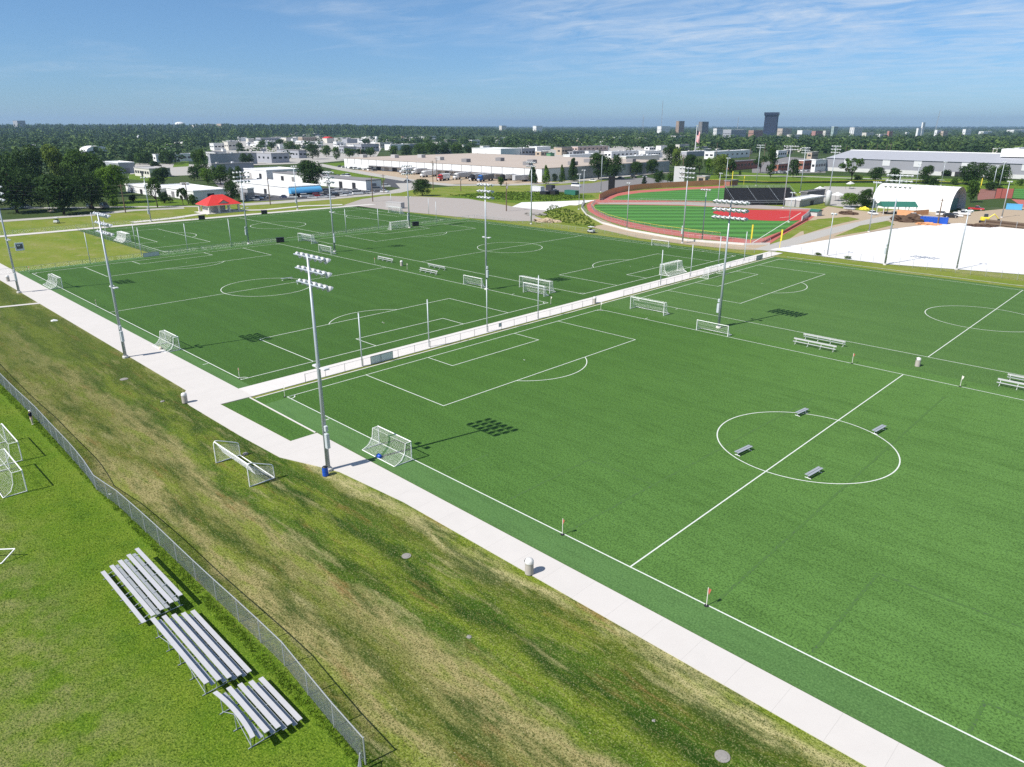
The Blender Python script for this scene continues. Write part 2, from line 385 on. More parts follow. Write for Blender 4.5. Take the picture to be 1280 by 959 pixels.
sheet('turf', [(-2.2,-3.25),(.3,-3.25),(.3,66),(-2.2,140)], .004, 'border_turf') if False else None
YD = .9144
LINES = MB(); LZ = .009; LNK = [0]
def ln(x0, y0, x1, y1, w=.125, mb=None, z=LZ):
    a, b = Vector((x0, y0, 0)), Vector((x1, y1, 0)); t = (b-a).normalized()*(w/2); nn = Vector((-t.y, t.x, 0))
    LNK[0] += 1; z += (LNK[0] % 9)*.0006
    (mb or LINES).poly([(q.x, q.y, z) for q in (a-t-nn, b+t-nn, b+t+nn, a-t+nn)])
def arc(cx, cy, r, a0, a1, n=64, w=.125):
    for k in range(n):
        t0, t1 = a0+(a1-a0)*k/n, a0+(a1-a0)*(k+1)/n; q = lambda rr, t: (cx+rr*math.cos(t), cy+rr*math.sin(t), LZ+.0060)
        LINES.poly([q(r-w/2, t0), q(r+w/2, t0), q(r+w/2, t1), q(r-w/2, t1)])
def pitch(x0, x1, y0, y1, along='x', w=.125):
    """pitch outline; long axis along x or y"""
    def L(u0, v0, u1, v1): ln(*((u0, v0, u1, v1) if along == 'x' else (v0, u0, v1, u1)), w=w)
    def A(u, v, r, a0, a1, n=48):
        if along == 'x': arc(u, v, r, a0, a1, n, w)
        else: arc(v, u, r, math.pi/2-a1, math.pi/2-a0, n, w)
    (u0, u1, v0, v1) = (x0, x1, y0, y1) if along == 'x' else (y0, y1, x0, x1)
    c, m = (v0+v1)/2, (u0+u1)/2
    for v in (v0, v1): L(u0, v, u1, v)
    for u in (u0, u1, m): L(u, v0, u, v1)
    A(m, c, 10*YD, 0, 2*math.pi, 96)
    for u, s in ((u0, 1), (u1, -1)):
        for d, hw in ((18*YD, 22*YD), (6*YD, 10*YD)):
            L(u, c-hw, u+s*d, c-hw); L(u, c+hw, u+s*d, c+hw); L(u+s*d, c-hw, u+s*d, c+hw)
        ph = math.acos(6/10); base = 0 if s > 0 else math.pi
        A(u+s*12*YD, c, 10*YD, base-ph, base+ph, 40)
        L(u+s*12*YD-.1, c, u+s*12*YD+.1, c)
        for v, q in ((v0, 1), (v1, -1)):
            a0 = {(1,1):0,(1,-1):-math.pi/2,(-1,1):math.pi/2,(-1,-1):math.pi}[(s, q)]; A(u, v, YD, a0, a0+math.pi/2, 12)
    for u, s in ((u0, 1), (u1, -1)):
        for v, q in ((v0, 1), (v1, -1)): L(u+s*11*YD, v-q*.9, u+s*11*YD, v-q*.25)
pitch(0, 105.6, 0, 64.0); pitch(0, 105.6, 75.0, 138.9)
pitch(-115.4, -10.4, -1.0, 61.2, w=.14); pitch(-115, -10.4, 71.8, 135.4, w=.14)
pitch(-182.5, -123.6, 32.3, 130.7, 'y', w=.16)
ln(-7, 137.6, -116, 138.2, .12); ln(0, 143.4, 130, 144.6, .25)
struct('field_lines', LINES, 'field_paint')
FL = MB()
for x0, y0, x1, y1 in ((46,.6,47.7,46),(59.8,.6,59.4,58.5),(66.95,.5,66.9,12.6),(66.9,12.6,76.5,13),(76.5,13,90,13.3),(76,.3,76.05,3.4),(76.05,3.4,80,3.8),(38.6,1.2,38.6,12.6),(38.6,12.6,47,12.7),(30.3,.8,30.3,6),(73,30,73,50)):
    ln(x0, y0, x1, y1, .24, FL, .0062)
struct('field_lines', FL, 'faded_paint')

# far paths, road, lots
def strip(name, pts, w, z, mat):
    mb = MB(); L = []; pts = [Vector((p[0], p[1], 0)) for p in pts]
    for i, p in enumerate(pts):
        a, b = Vector(pts[max(0, i-1)]), Vector(pts[min(len(pts)-1, i+1)]); t = (b-a); t.z = 0; t.normalize(); nn = Vector((-t.y, t.x, 0))*(w/2)
        L.append(((p[0]+nn.x, p[1]+nn.y, z), (p[0]-nn.x, p[1]-nn.y, z)))
    for i in range(len(L)-1): mb.poly([L[i][0], L[i][1], L[i+1][1], L[i+1][0]])
    return struct(name, mb, mat)
strip('path', [(-189.6,-40),(-190,10),(-190,60),(-189.2,100),(-187,145)], 4.2, .02, 'walk_concrete')
strip('path', [at(*p) for p in ((165,278),(215,273),(258,266.5),(300,263),(330,262.5),(380,257.5),(428,256))], 4.0, .025, 'walk_concrete')
strip('path', [at(*p) for p in ((-40,390),(0,384),(50,379))], 1.2, .02, 'walk_concrete')
strip('road', [at(*p) for p in ((-80,282),(0,276.5),(60,272.5),(110,269),(165,263),(230,260))], 6.5, .0, 'street_concrete')
strip('road', [at(*p) for p in ((-60,262),(40,260),(110,259.5),(165,258.5),(250,258))], 4.5, -.01, 'street_concrete')
strip('street', [at(*p) for p in ((300,256),(340,253.5),(400,249),(455,244),(490,240.5),(512,235.5),(505,229))], 10, -.01, 'street_concrete')
strip('street', [at(*p) for p in ((395,205),(430,212),(470,219),(520,227),(565,231.5),(640,231),(700,228.5),(760,222),(830,215))], 11, -.005, 'street_concrete')
psheet('gravel', [(428,257),(452,249),(480,245),(530,246),(585,248.5),(640,258),(690,262),(720,268),(728,275),(690,276),(640,276.5),(592,273),(560,270),(480,262)], .0, 'pink_gravel')
psheet('gravel', [(585,234),(640,230),(520,222),(445,214),(432,212),(520,218),(600,222),(690,224)], -.02, 'pink_gravel') if False else None
psheet('yard', [(431,212),(500,214),(600,219),(690,226),(690,229),(640,230),(565,230),(520,225.5),(470,217.5)], -.03, 'tan_dirt')
psheet('gravel', [(640,258.5),(652,253),(690,252),(745,250),(712,259),(690,264)], .006, 'white_aggregate')
psheet('car_park', [(640,244),(690,232.5),(740,229),(770,224),(810,222),(860,230),(760,240),(745,241),(690,243)], -.02, 'old_asphalt')
psheet('asphalt_lot', [(478,232),(482,222),(512,224),(520,231),(505,236)], -.02, 'asphalt')
psheet('asphalt_lot', [(318,252),(318,239),(400,235),(480,233),(486,240),(455,243.5),(400,248)], -.025, 'asphalt')
psheet('asphalt_lot', [(300,248),(310,236),(330,236),(326,252)], -.02, 'asphalt')
psheet('meadow', [(555,247),(600,240),(690,240),(740,243.5),(744,247),(690,253),(645,254),(600,250)], -.01, 'lawn_grass')
psheet('white_lot', [(962,312),(1040,299),(1110,287),(1150,282),(1200,279),(1222,281.5),(1290,287.5),(1400,300),(1400,358),(1290,344),(1200,337),(1105,330),(1040,322)], .02, 'white_aggregate')
psheet('dirt', [(735,283),(728,272),(722,262),(735,268),(790,289),(860,301),(930,306),(965,306),(985,300),(1000,290),(1060,270),(1120,262),(1180,266),(1290,262),(1290,290),(1222,282),(1200,279),(1150,282),(1110,287),(1040,300),(965,313),(925,312),(860,306),(800,298)], -.015, 'tan_dirt')
psheet('dirt', [(1000,277),(1015,267),(1035,258),(1055,261),(1090,265),(1180,268),(1300,257),(1300,272),(1120,276),(1075,272),(1030,274)], -.012, 'tan_dirt')
psheet('verge', [(688,262),(712,256.5),(728,257),(738,270),(754,281),(735,283.5),(690,277.5),(668,270)], .012, 'verge_grass')
strip('dirt_road', [at(*p) for p in ((955,313),(985,304),(1030,291),(1075,280),(1110,272),(1150,268))], 6, -.005, 'street_concrete')
psheet('yard', [(1022,246),(1030,233),(1092,234),(1090,256),(1060,259),(1036,257)], -.014, 'street_concrete')
psheet('verge', [(1042,296),(1075,282),(1110,276),(1118,281),(1090,288)], .004, 'verge_grass')
psheet('verge', [(1003,282),(1022,274),(1060,271),(1075,274),(1040,282),(1005,293)], .004, 'verge_grass')
psheet('lawn', [(860,232),(900,214),(1000,219),(1090,221),(1290,226),(1290,240),(1090,240),(960,240)], -.03, 'lawn_grass')
strip('road', [at(*p) for p in ((905,219),(1000,220.5),(1090,223.5),(1180,225))], 7, -.02, 'street_concrete')
psheet('lawn', [(400,205),(430,203),(433,208),(418,210)], -.03, 'lawn_grass')
psheet('lawn', [(415,212),(470,218),(500,224),(470,226),(412,216)], -.035, 'lawn_grass')
psheet('lawn', [(455,247),(512,237),(600,240),(550,247),(480,246)], -.03, 'verge_grass')
psheet('lawn', [(161,218),(190,216),(215,222),(190,227),(161,224)], -.03, 'lawn_grass')
psheet('lawn', [(218,204),(236,200),(236,208),(216,209)], -.03, 'lawn_grass')
psheet('lawn', [(130,262),(165,248),(230,250),(250,257),(165,261)], -.03, 'lawn_grass')

for pts, mt in ((((300,207),(395,204),(470,197),(480,180),(470,173),(330,171),(290,176),(262,190)),'street_concrete'),(((640,196),(668,188),(735,183),(830,183),(860,196),(836,206),(735,206),(680,197)),'street_concrete'),(((940,217),(1032,216),(1032,200),(985,196),(940,206)),'old_asphalt'),(((160,222),(262,218),(262,206),(170,204)),'street_concrete'),(((285,246),(310,238),(345,226),(390,219),(330,214),(262,222)),'old_asphalt')):
    psheet('yard', pts, -.06, mt)
# ------------------------------------------------------------------ ballpark ground
def wpoly(pxs, n=5): return [tuple(q) for q in smoothpath([at(*p) for p in pxs], n)]
sheet('warning_track', [at(*p) for p in ((963,304.5),(930,304),(860,297),(820,291),(785,284),(760,276.5),(745,270),(735,263),(733,256),(742,249.5),(770,249),(1030,262),(1012,275),(985,290))], .0, 'warning_track')
sheet('turf', [at(*p) for p in ((955,297),(940,300),(900,295),(860,290),(820,284.5),(785,277),(760,270.5),(748,264.5),(741,259.5),(744,255.5),(760,255.5),(850,257),(900,259),(960,262),(1003,265),(1000,275),(980,288))], .006, 'ballpark_turf')
sheet('infield', wpoly(((891,266),(905,262.5),(935,262),(985,263.5),(1010,265.5),(1003,274),(985,276),(950,275.5),(915,272)), 4), .012, 'infield_red')
sheet('warning_track', [at(*p) for p in ((745,253),(752,246),(775,240.5),(800,238),(850,235),(906,232),(906,236),(930,246),(920,253),(850,252))], .003, 'warning_track')
sheet('turf', [at(*p) for p in ((762,250),(772,245),(800,241),(850,237.5),(905,235),(932,236),(918,247),(912,252.5),(850,251))], .008, 'ballpark_turf')
sheet('path', [at(*p) for p in ((745,253.5),(850,252.5),(920,254),(960,257),(1030,262),(960,261.5),(850,256),(750,255))], .010, 'pink_gravel')
FLN = MB()
def pl(a, b, w=.25): p, q = at(*a), at(*b); ln(p.x, p.y, q.x, q.y, w, FLN, .018)
pl((940,304), (1001,266)); pl((975,272.5), (988,271), .3)
struct('field_lines', FLN, 'field_paint')

# ------------------------------------------------------------------ floodlight poles
def lamp_mesh():
    mb = MB()   # reflector bowl + ballast can + visor; faces local +y, tilted down
    mb.lathe([(.12,-.30),(.17,-.24),(.17,-.02),(.12,.0)], 10)
    mb.lathe([(.09,0),(.22,.10),(.29,.23),(.30,.25)], 14)
    return mb
def rot_mesh(mb, M): mb.v = [tuple(M @ Vector(v)) for v in mb.v]; return mb
TILT = Matrix.Rotation(R(-62-55+0), 4, 'X')
def aim(mb): return rot_mesh(mb, Matrix.Rotation(R(-90-30), 4, 'X'))       # local +z -> +y and 30 deg down
_l = aim(lamp_mesh())
LAMP = _l.mesh('floodlight', 'lamp_white', True)
_v = MB()
for k in range(9):                                                          # half-round visor above the bowl
    pass
vs = []; fs = []
for j, (ln_, rr) in enumerate(((.20,.31),(.52,.33))):
    for k in range(9):
        a = R(-8+196*k/8); vs.append((rr*math.cos(a), -rr*math.sin(a) if False else -rr*math.sin(a), ln_ if j == 0 else ln_-.22*(1-math.sin(max(0,a)))))
fs = [(k, k+1, 9+k+1, 9+k) for k in range(8)]
_v.add(vs, fs)
aim(_v); VISOR = _v.mesh('visor', 'lamp_white', True)
_g = aim(MB().lathe([(.25,.215),(.25,.225)], 14)); GLASS = _g.mesh('lens', 'lamp_glass')
_f = MB(); _n = []
for me in (LAMP, VISOR, GLASS):
    _f.add([v.co for v in me.vertices], [tuple(p.vertices) for p in me.polygons]); _n.append(len(me.polygons))
FLOOD = _f.mesh('floodlight', 'lamp_white', True); FLOOD.materials.append(MATS['lamp_glass'])      # bowl, visor and lens of one lamp
for p in list(FLOOD.polygons)[_n[0]+_n[1]:]: p.material_index = 1
def light_pole(x, y, h, rz, label, detail=False, rows=3, n=6, w=4.4, sides=(1,), box=True, low=True, r0=.23, group='floodlight poles around the fields'):
    t = thing('floodlight_pole', label, 'light pole', (x, y, 0), rz, group)
    MB().lathe([(.42,-.05),(.42,.22),(.36,.30)], 14).build('footing', 'path_concrete', t)
    MB().tube([(0,0,.2),(0,0,h*.5),(0,0,h)], [r0, r0*.74, r0*.46], 14).build('shaft', 'galvanised_steel', t, smooth=True)
    for k in range(rows):
        z = h-.25-k*1.25
        arm = MB(); arm.tube([(-w/2-.2,0,z),(w/2+.2,0,z)], .07, 6)
        a = arm.build('crossarm', 'galvanised_steel', t)
        for s in sides:
            for i in range(n): inst('floodlight', FLOOD, a, ((i-(n-1)/2)*w/(n-1), .36*s, z-.05), 0 if s > 0 else math.pi)
    if box:
        b = MB(); b.cbox((.42,-.05,2.6), (.42,.36,1.55), .03); b.cbox((.40,-.05,4.4), (.34,.30,.55), .03); b.build('control_box', 'pole_grey', t)
    if low:
        m = MB(); m.tube([(-.95,0,h*.5),(.95,0,h*.5)], .05, 6)
        for q in (-.8, .8): m.cbox((q,.25,h*.5-.02), (.55,.62,.16), .05)
        m.build('low_lamp_arm', 'lamp_white', t)
    return t
POLES = [
 ((410.5,588), 318, 0, 'tall grey floodlight pole with a blue barrel at its foot beside the concrete walk', dict(detail=True)),
 ((157,447), 266, 0, 'tall grey floodlight pole on the grass edge of the walk near a netted goal', dict(detail=True)),
 ((24,366), 231, 0, 'floodlight pole at far end of the walk carrying a small square scoreboard', dict(detail=True)),
 ((898,410), 250, math.pi, 'tall floodlight pole standing just behind a small white goal between the two right fields', dict(detail=True, n=7, w=5.2, sides=(1,-1))),
 ((608,362), 229, 0, 'floodlight pole beside the small goal between the two middle fields', dict(detail=True, n=4, w=3.0, sides=(1,-1))),
 ((418.5,315), 214, 0, 'floodlight pole behind a small goal near the tented white goal', dict(n=3, w=2.4, rows=3, sides=(1,-1), r0=.25)),
 ((512,285), 206, -math.pi/2, 'floodlight pole beside the white goal at the far end of the middle field', dict(n=4, w=3.0, sides=(1,-1))),
 ((311,305), 214, -math.pi/2, 'floodlight pole on the fence line in front of the red roofed pavilion', dict(n=5, w=4.2, sides=(1,))),
 ((189,277), 221, -math.pi/2, 'slim floodlight pole on the far concrete path left of the pavilion', dict(n=3, w=2.0, rows=1, sides=(1,), low=False, r0=.2)),
 ((372,262), 207, -math.pi/2, 'slim floodlight pole on the far path in front of the blue awning shop', dict(n=3, w=2.0, rows=1, sides=(1,), low=False, r0=.2)),
 ((664,280), 202, math.pi, 'floodlight pole beyond the far touchline beside the gravel mound', dict(n=5, w=3.6, rows=2, low=False)),
 ((853,304), 209, math.pi, 'floodlight pole with three rows of white lamps beside the ballpark track', dict(n=5, w=4.2, rows=3, sides=(1,), low=False)),
 ((877.5,301), 236, math.pi, 'short floodlight pole inside the curved outfield track', dict(n=4, w=2.6, rows=1, low=False, box=False, r0=.2)),
 ((783.5,286), 228, math.pi, 'short thin pole on the curve of the red outfield track', dict(n=2, w=.8, rows=1, low=False, box=False, r0=.17)),
 ((751,240), 192, math.pi, 'tall thin pole next to the black scoreboard', dict(n=3, w=2.0, rows=1, low=False, box=False, r0=.2)),
 ((729,256), 212, math.pi, 'thin lamp pole on the white ground left of the outfield fence corner', dict(n=2, w=1.4, rows=1, low=False, box=False, r0=.16)),
 ((723.5,262), 217, math.pi, 'thinner of the two lamp poles by the outfield fence corner', dict(n=2, w=1.4, rows=1, low=False, box=False, r0=.13)),
 ((1106,331), 218, math.pi, 'tall floodlight pole with three lamp rows at the edge of the white lot', dict(n=6, w=5.4, rows=3, sides=(1,), low=False)),
 ((1195.5,337), 262, 0, 'tall grey pole with a single lamp row at the edge of the white lot', dict(n=2, w=1.2, rows=1, low=False, box=False, r0=.2)),
 ((1086,290), 227, 0, 'floodlight pole at the upper corner of the white lot left of the dome', dict(n=4, w=2.0, rows=1, low=False, box=False, r0=.18)),
 ((1034.5,256), 182, 0, 'tall floodlight pole behind home plate beside the white tank', dict(n=4, w=3.4, rows=3, low=False, box=False)),
 ((1034,320), 266, 0, 'short bare grey pole in the white lot nearest the field corner', dict(n=2, w=.9, rows=1, low=False, box=False, r0=.16)),
 ((979,260), 182, 0, 'tall floodlight pole in front of the dark grandstand', dict(n=6, w=5.6, rows=2, low=False, box=False)),
 ((1000,241), 184, 0, 'tall floodlight pole behind the dark grandstand', dict(n=4, w=3.6, rows=3, low=False, box=False)),
 ((986,278), 240, 0, 'slender lamp pole by the red infield foul line', dict(n=2, w=1.2, rows=1, low=False, box=False, r0=.14)),
 ((1144,236), 204, 0, 'pale lamp pole rising behind the white dome roof, left of a pair', dict(n=2, w=1.4, rows=1, low=False, box=False, r0=.2)),
 ((1176,232), 202, 0, 'pale lamp pole behind the dome, beside the broad tree', dict(n=2, w=1.4, rows=1, low=False, box=False, r0=.2)),
 ((1240,238), 207, 0, 'leaning pale lamp pole right of the yellow foul pole, shorter of a pair', dict(n=2, w=1.2, rows=1, low=False, box=False, r0=.25)),
 ((1248,238), 202, 0, 'leaning pale lamp pole right of the yellow foul pole, taller of a pair', dict(n=2, w=1.2, rows=1, low=False, box=False, r0=.25)),
 ((1252,272), 226, 0, 'grey lamp pole beside the red dugout wall at far right', dict(n=2, w=1.2, rows=1, low=False, box=False, r0=.22)),
 ((945,232), 181, 0, 'distant floodlight pole among trees left of the grandstand', dict(n=5, w=4.0, rows=2, low=False, box=False)),
 ((905,250), 197, 0, 'thin floodlight pole at the grandstand end of the second outfield', dict(n=2, w=1.4, rows=1, low=False, box=False, r0=.2)),
 ((897,255), 216, 0, 'pale thin pole left of the grandstand end', dict(n=2, w=1.0, rows=1, low=False, box=False, r0=.18)),
]
for b, yt, rz, lab, kw in POLES:
    g = at(*b); t = light_pole(g.x, g.y, hgt(g, yt), rz, lab, **kw)
    if 'scoreboard' in lab and 'square' in lab:
        m = MB(); m.box((0,.6,9.2), (.1,1.2,.1)); m.box((.0,1.9,9.2), (.18,1.5,1.6)); m.build('scoreboard', 'sign_blue', t)
        MB().box((.12,1.9,9.25), (.06,1.1,.9)).build('display', 'lamp_glass', t)
        MB().box((.155,1.75,9.45), (.02,.5,.25)).build('display_digits', 'lamp_white', t)

# ------------------------------------------------------------------ ball-stop posts and fences
def ball_post(b, yt, label):
    g = at(*b); h = hgt(g, yt); t = thing('net_post', label, 'post', (g.x, g.y, 0), 0, 'ball stop net posts')
    MB().tube([(0,0,0),(0,0,h)], .09, 10).build('shaft', 'pole_grey', t, smooth=True)
    MB().lathe([(.10,h),(.11,h+.03),(.05,h+.10)], 10).build('cap', 'pole_grey', t)
for b, yt, l in [((453,458),392,'grey net post beside the pale fence panel on the middle path'),((536.5,434),375,'grey net post on the middle path, second from the walk'),
  ((609,415),350,'grey net post on the middle path next to the small square plate'),((672.5,398.5),345,'grey net post on the path in front of the pair of stacked goals'),
  ((825.5,357),313,'grey net post on the path at the left of the big netted goal'),((863,346),306,'grey net post on the path at the right of the big netted goal'),
  ((898,330),296,'grey net post on the path beside the low metal lamps'),((930,326),290,'grey net post at the far end of the path by the dark sign panel'),
  ((113,329),291,'grey net post at the corner of the mown verge and far field fence'),((170,307.5),280,'grey net post by the left goal of the far cross field'),
  ((177.5,321),285,'grey net post where the verge meets the two far fields'),((235,315),280,'grey net post on the far fence opposite the pavilion, left one'),
  ((289.5,309),274,'grey net post on the far fence just left of the pavilion floodlight'),((118.5,293),266,'grey net post behind the far cross field goal, on the path'),
  ((433,292),262,'grey net post on the far fence right of the tented goal'),((473.5,287.5),261,'grey net post on the far fence left of the end goal'),
  ((545.5,279.5),252,'grey net post on the far fence right of the end goal'),((536,268),248,'thin grey net post standing in front of the gravel lot'),
  ((489,258),242,'thin grey net post at the far right corner of the cross field'),((134,300),276,'short grey net post behind the netted goal on the verge edge')]:
    ball_post(b, yt, l)

def polyline_pts(pts, step):
    out = []; 
    for a, b in zip(pts[:-1], pts[1:]):
        a, b = Vector((*a, 0)), Vector((*b, 0)); n = max(1, round((b-a).length/step))
        out += [a+(b-a)*k/n for k in range(n)]
    return out + [Vector((*pts[-1], 0))]
def chain_fence(label, pts, h, post_step=3.0, cell=.07, r=.0022, metal='fence_steel', dips=None, mesh=True, rpost=.035, rail=.024):
    P = polyline_pts(pts, post_step); t = thing('chain_link_fence', label, 'fence', (P[0].x, P[0].y, 0))
    o = P[0]; cum = [0]
    for a, b in zip(P[:-1], P[1:]): cum.append(cum[-1]+(b-a).length)
    Ltot = cum[-1]
    def pt(s, z):
        s = min(max(s, 0), Ltot-1e-6); i = min(int(np.searchsorted(cum, s, side='right'))-1, len(P)-2); f = (s-cum[i])/(cum[i+1]-cum[i])
        q = P[i].lerp(P[i+1], f)-o; dz = dips(q.x+o.x) if dips else 0
        return (q.x, q.y, z+dz*z/h)
    rl = MB(); rl.tube([pt(c, h) for c in cum], rail, 6); rl.build('top_rail', metal, t)
    if len(P) <= 100:
        for i, c in enumerate(cum): MB().tube([pt(c, 0), pt(c, h+.05)], rpost*(1.4 if i in (0, len(P)-1) else 1), 8).build('post', metal, t)
    else:
        m = MB()
        for c in cum: m.tube([pt(c, 0), pt(c, h+.05)], rpost, 6)
        tag(m.build('posts', metal, t), kind='stuff')
    if mesh:
        m = MB(); n = int(Ltot/cell); seg = 4
        for k in range(-int(h/cell), n):
            for d in (1, -1):
                s0 = k*cell if d > 0 else k*cell+h
                pp = [(s0+d*h*j/seg, .05+(h-.08)*j/seg) for j in range(seg+1)]; pp = [q for q in pp if 0 <= q[0] <= Ltot]
                if len(pp) > 1: m.tube([pt(*q) for q in pp], r, 3, False)
        m.build('wire_mesh', metal, t)
    return t
dip = lambda x: -.30*math.exp(-((x-9)/4)**2)+.12*math.exp(-((x+2)/6)**2)+.05*math.sin(x*.35)
chain_fence('long galvanised chain link fence beside the three aluminium bleachers', [p for p in fence_line if p[0] > -100], 1.85, 3.05, .07, .0029, dips=dip, rail=.035)
g0 = (53.6,-25.4); chain_fence('short chain link gate leaf past the end of the bleacher fence', [g0, (55.4,-26.9)], 1.2, .9, .07, .003)
chain_fence('low chain link fence along the edge of the middle concrete path', [(-3.25,4.5),(-3.25,66)], 1.15, 3.05, .20, .0007, 'mid_steel', rpost=.026, rail=.018)
chain_fence('low chain link fence on the middle path beyond the bin gap', [(-3.25,76),(-3.25,141)], 1.15, 3.05, .24, .0007, 'mid_steel', rpost=.026, rail=.018)
chain_fence('low chain link fence between the near fields and the far cross field', [(-119,-7),(-119,64)], 1.2, 3.0, .2, .0035, 'fence_steel')
chain_fence('low chain link fence right of the tented goal at the far field ends', [(-119,71),(-119,142)], 1.2, 3.0, .22, .0035, 'fence_steel')
chain_fence('low chain link fence behind the left goal of the far cross field', [(-186,28.6),(-119.5,28.6)], 1.2, 3.0, .22, .0035, 'fence_steel')
chain_fence('chain link fence along the far touchlines toward the ballpark', [(-119,143),(-9,143)], 1.2, 3.0, .2, .004, 'fence_steel')
chain_fence('chain link fence in front of the bright white lot', [(1,149.2),(80,150.8)], 1.9, 3.0, .22, .004, 'fence_steel')
chain_fence('chain link fence along the path before the mown roadside', [(-193,-30),(-193,66)], 1.2, 3.0, .25, .004, 'fence_steel')

# pale panels and plates hung on the fences
def panel(x, y, w, h, z, label, mat='sign_blue', rz=math.pi/2, cat='sign'):
    t = thing('fence_panel', label, cat, (x, y, z), rz)
    MB().box((0,0,h/2), (w,.04,h)).build('board', mat, t)
    f = MB()
    for a, b in (((-w/2,0,0),(w/2,0,0)),((-w/2,0,h),(w/2,0,h)),((-w/2,0,0),(-w/2,0,h)),((w/2,0,0),(w/2,0,h))): f.tube([a, b], .03, 5)
    f.build('frame', 'dark_steel', t)
panel(-3.32, 17.0, 3.9, 1.1, .06, 'pale blue grey mesh gate panel on the path fence near the first net post', 'white_metal')
panel(-3.34, 41.2, .6, .6, .5, 'small pale square plate on the path fence by a net post')
panel(-3.36, 134.5, 3.4, 1.1, .06, 'dark grey blue sign panel on the fence at the far end of the path', 'bench_aluminium')
panel(-118.9, 27, 4, 1.0, .1, 'pale sheet on the far fence beside the verge', 'lamp_white')

# ------------------------------------------------------------------ goals
def goal(x, y, rz, w, h, dt, db, label, cell=.14, r=.006, tube=.055, mat='white_metal', group='soccer goals'):
    """opening faces local +y; net runs to local -y"""
    t = thing('soccer_goal', label, 'soccer goal', (x, y, 0), rz, group); a = w/2
    MB().tube([(-a,0,0),(-a,0,h)], tube, 8).build('post', mat, t); MB().tube([(a,0,0),(a,0,h)], tube, 8).build('post', mat, t)
    MB().tube([(-a-tube,0,h),(a+tube,0,h)], tube, 8).build('crossbar', mat, t)
    dm, zm = dt+.10*(db-dt), h*.52; dn, zn = dt+.38*(db-dt), h*.20
    f = MB()
    for s in (-a, a):
        f.tube([(s,0,h),(s,-dt,h),(s,-dm,zm),(s,-dn,zn),(s,-db,.04),(s,0,.04)], tube*.7, 6)
    f.tube([(-a,-db,.04),(a,-db,.04)], tube*.8, 6); f.tube([(-a,-dt,h),(a,-dt,h)], .015, 4)
    f.build('rear_frame', mat, t)
    n = MB(); n.net((-a,-dn,zn),(a,-dn,zn),(a,-dm,zm),(-a,-dm,zm), cell, r, .06, 3); n.net((-a,-db,.05),(a,-db,.05),(a,-dn,zn),(-a,-dn,zn), cell, r, .08, 3); n.net((-a,-dm,zm),(a,-dm,zm),(a,-dt,h),(-a,-dt,h), cell, r, .10, 3); n.net((-a,-dt,h),(a,-dt,h),(a,0,h),(-a,0,h), cell, r)
    for s in (-a, a): n.net((s,-dm,zm),(s,-.02,zm),(s,-.02,h),(s,-dt,h), cell, r); n.net((s,-db*.85,.05),(s,-.02,.05),(s,-.02,zm),(s,-dm,zm), cell, r)
    n.build('net', 'white_net', t)
    return t
def goal_px(b0, b1, top, face, dt, db, label, h=None, w=None, **k):
    p, q = at(*b0), at(*b1); c = (p+q)/2; ww = w or (q-p).length; hh = h or hgt(p, top)
    return goal(c.x, c.y, {'+y':0,'-y':math.pi,'+x':-math.pi/2,'-x':math.pi/2}[face], ww, hh, dt, db, label, **k)
goal_px((473.9,555.2),(515.1,575.2),533,'+y',.7,2.2,'white netted soccer goal on the nearest touchline with a blue weight bag', h=2.1, cell=.12, r=.0042)
goal_px((207.7,429),(225.5,437.4),413.5,'+y',.7,2.1,'white netted soccer goal on the touchline near the second floodlight pole', h=2.1)
goal_px((66,352),(80,362),347,'+y',.7,2.1,'smallest looking netted goal on the touchline at the far end of the walk', w=6.5, h=2.1)
goal_px((786.7,386),(830.4,395.0),370,'-y',.8,2.0,'white goal standing in the strip between the two right fields near the path', w=7.3, h=2.3, r=.007)
goal_px((870.3,412.6),(909.5,420.8),398,'-y',.1,1.4,'small white goal on the touchline in front of the tall floodlight pole', h=1.75, r=.006)
goal(-10.4, 103.4, math.pi/2, 7.4, 2.44, 1.1, 2.6, 'big white netted goal beside the path seen from behind', cell=.15, r=.009, tube=.07)
goal(0, 107, -math.pi/2, 7.32, 2.44, 1.0, 2.2, 'netted goal on the right side of the path behind the floodlight pole', cell=.15, r=.008)
goal_px((653.6,365.7),(680.5,370.9),353.3,'-y',.4,1.6,'nearer of the two goals parked together in the middle strip', r=.009)
goal_px((647.5,359.6),(688.8,366.5),343.2,'-y',.9,2.0,'larger rear goal of the two parked together in the middle strip', h=2.4, r=.009)
goal_px((579.6,355.4),(601.9,360.2),344,'-y',.3,1.4,'small white goal at the middle floodlight pole foot', r=.008)
goal_px((369.4,301.5),(393.5,305.5),290,'-y',1.0,2.4,'large white goal with tented net between the left fields', w=7.3, h=2.4, r=.013, cell=.16)
goal_px((399.4,315),(413.5,318.4),305.8,'-y',.4,1.6,'small white goal near the tented goal, in front of a floodlight pole', r=.010)
goal_px((488.8,287.6),(511.5,284.6),278.6,'+x',.9,2.2,'white goal at the far end of the middle field beside a black bin', w=7.3, h=2.4, r=.010)
goal(-153, 32.3, 0, 7.4, 2.44, 1.1, 2.4, 'white netted goal on the left goal line of the far cross field', r=.013)
goal(-153, 130.7, math.pi, 7.4, 2.44, 1.1, 2.4, 'distant white goal at the far end of the cross field by the gravel lot', r=.012)
goal_px((814,307),(835.6,309.6),299.2,'-y',.3,1.6,'white goal frame on the grass verge below the ballpark track', r=.006)
goal_px((11.3,586.4),(34.7,613.9),561.5,'+y',.8,1.9,'nearer of the two big white goals on the lawn left of the fence', h=2.2, cell=.13, r=.0020)
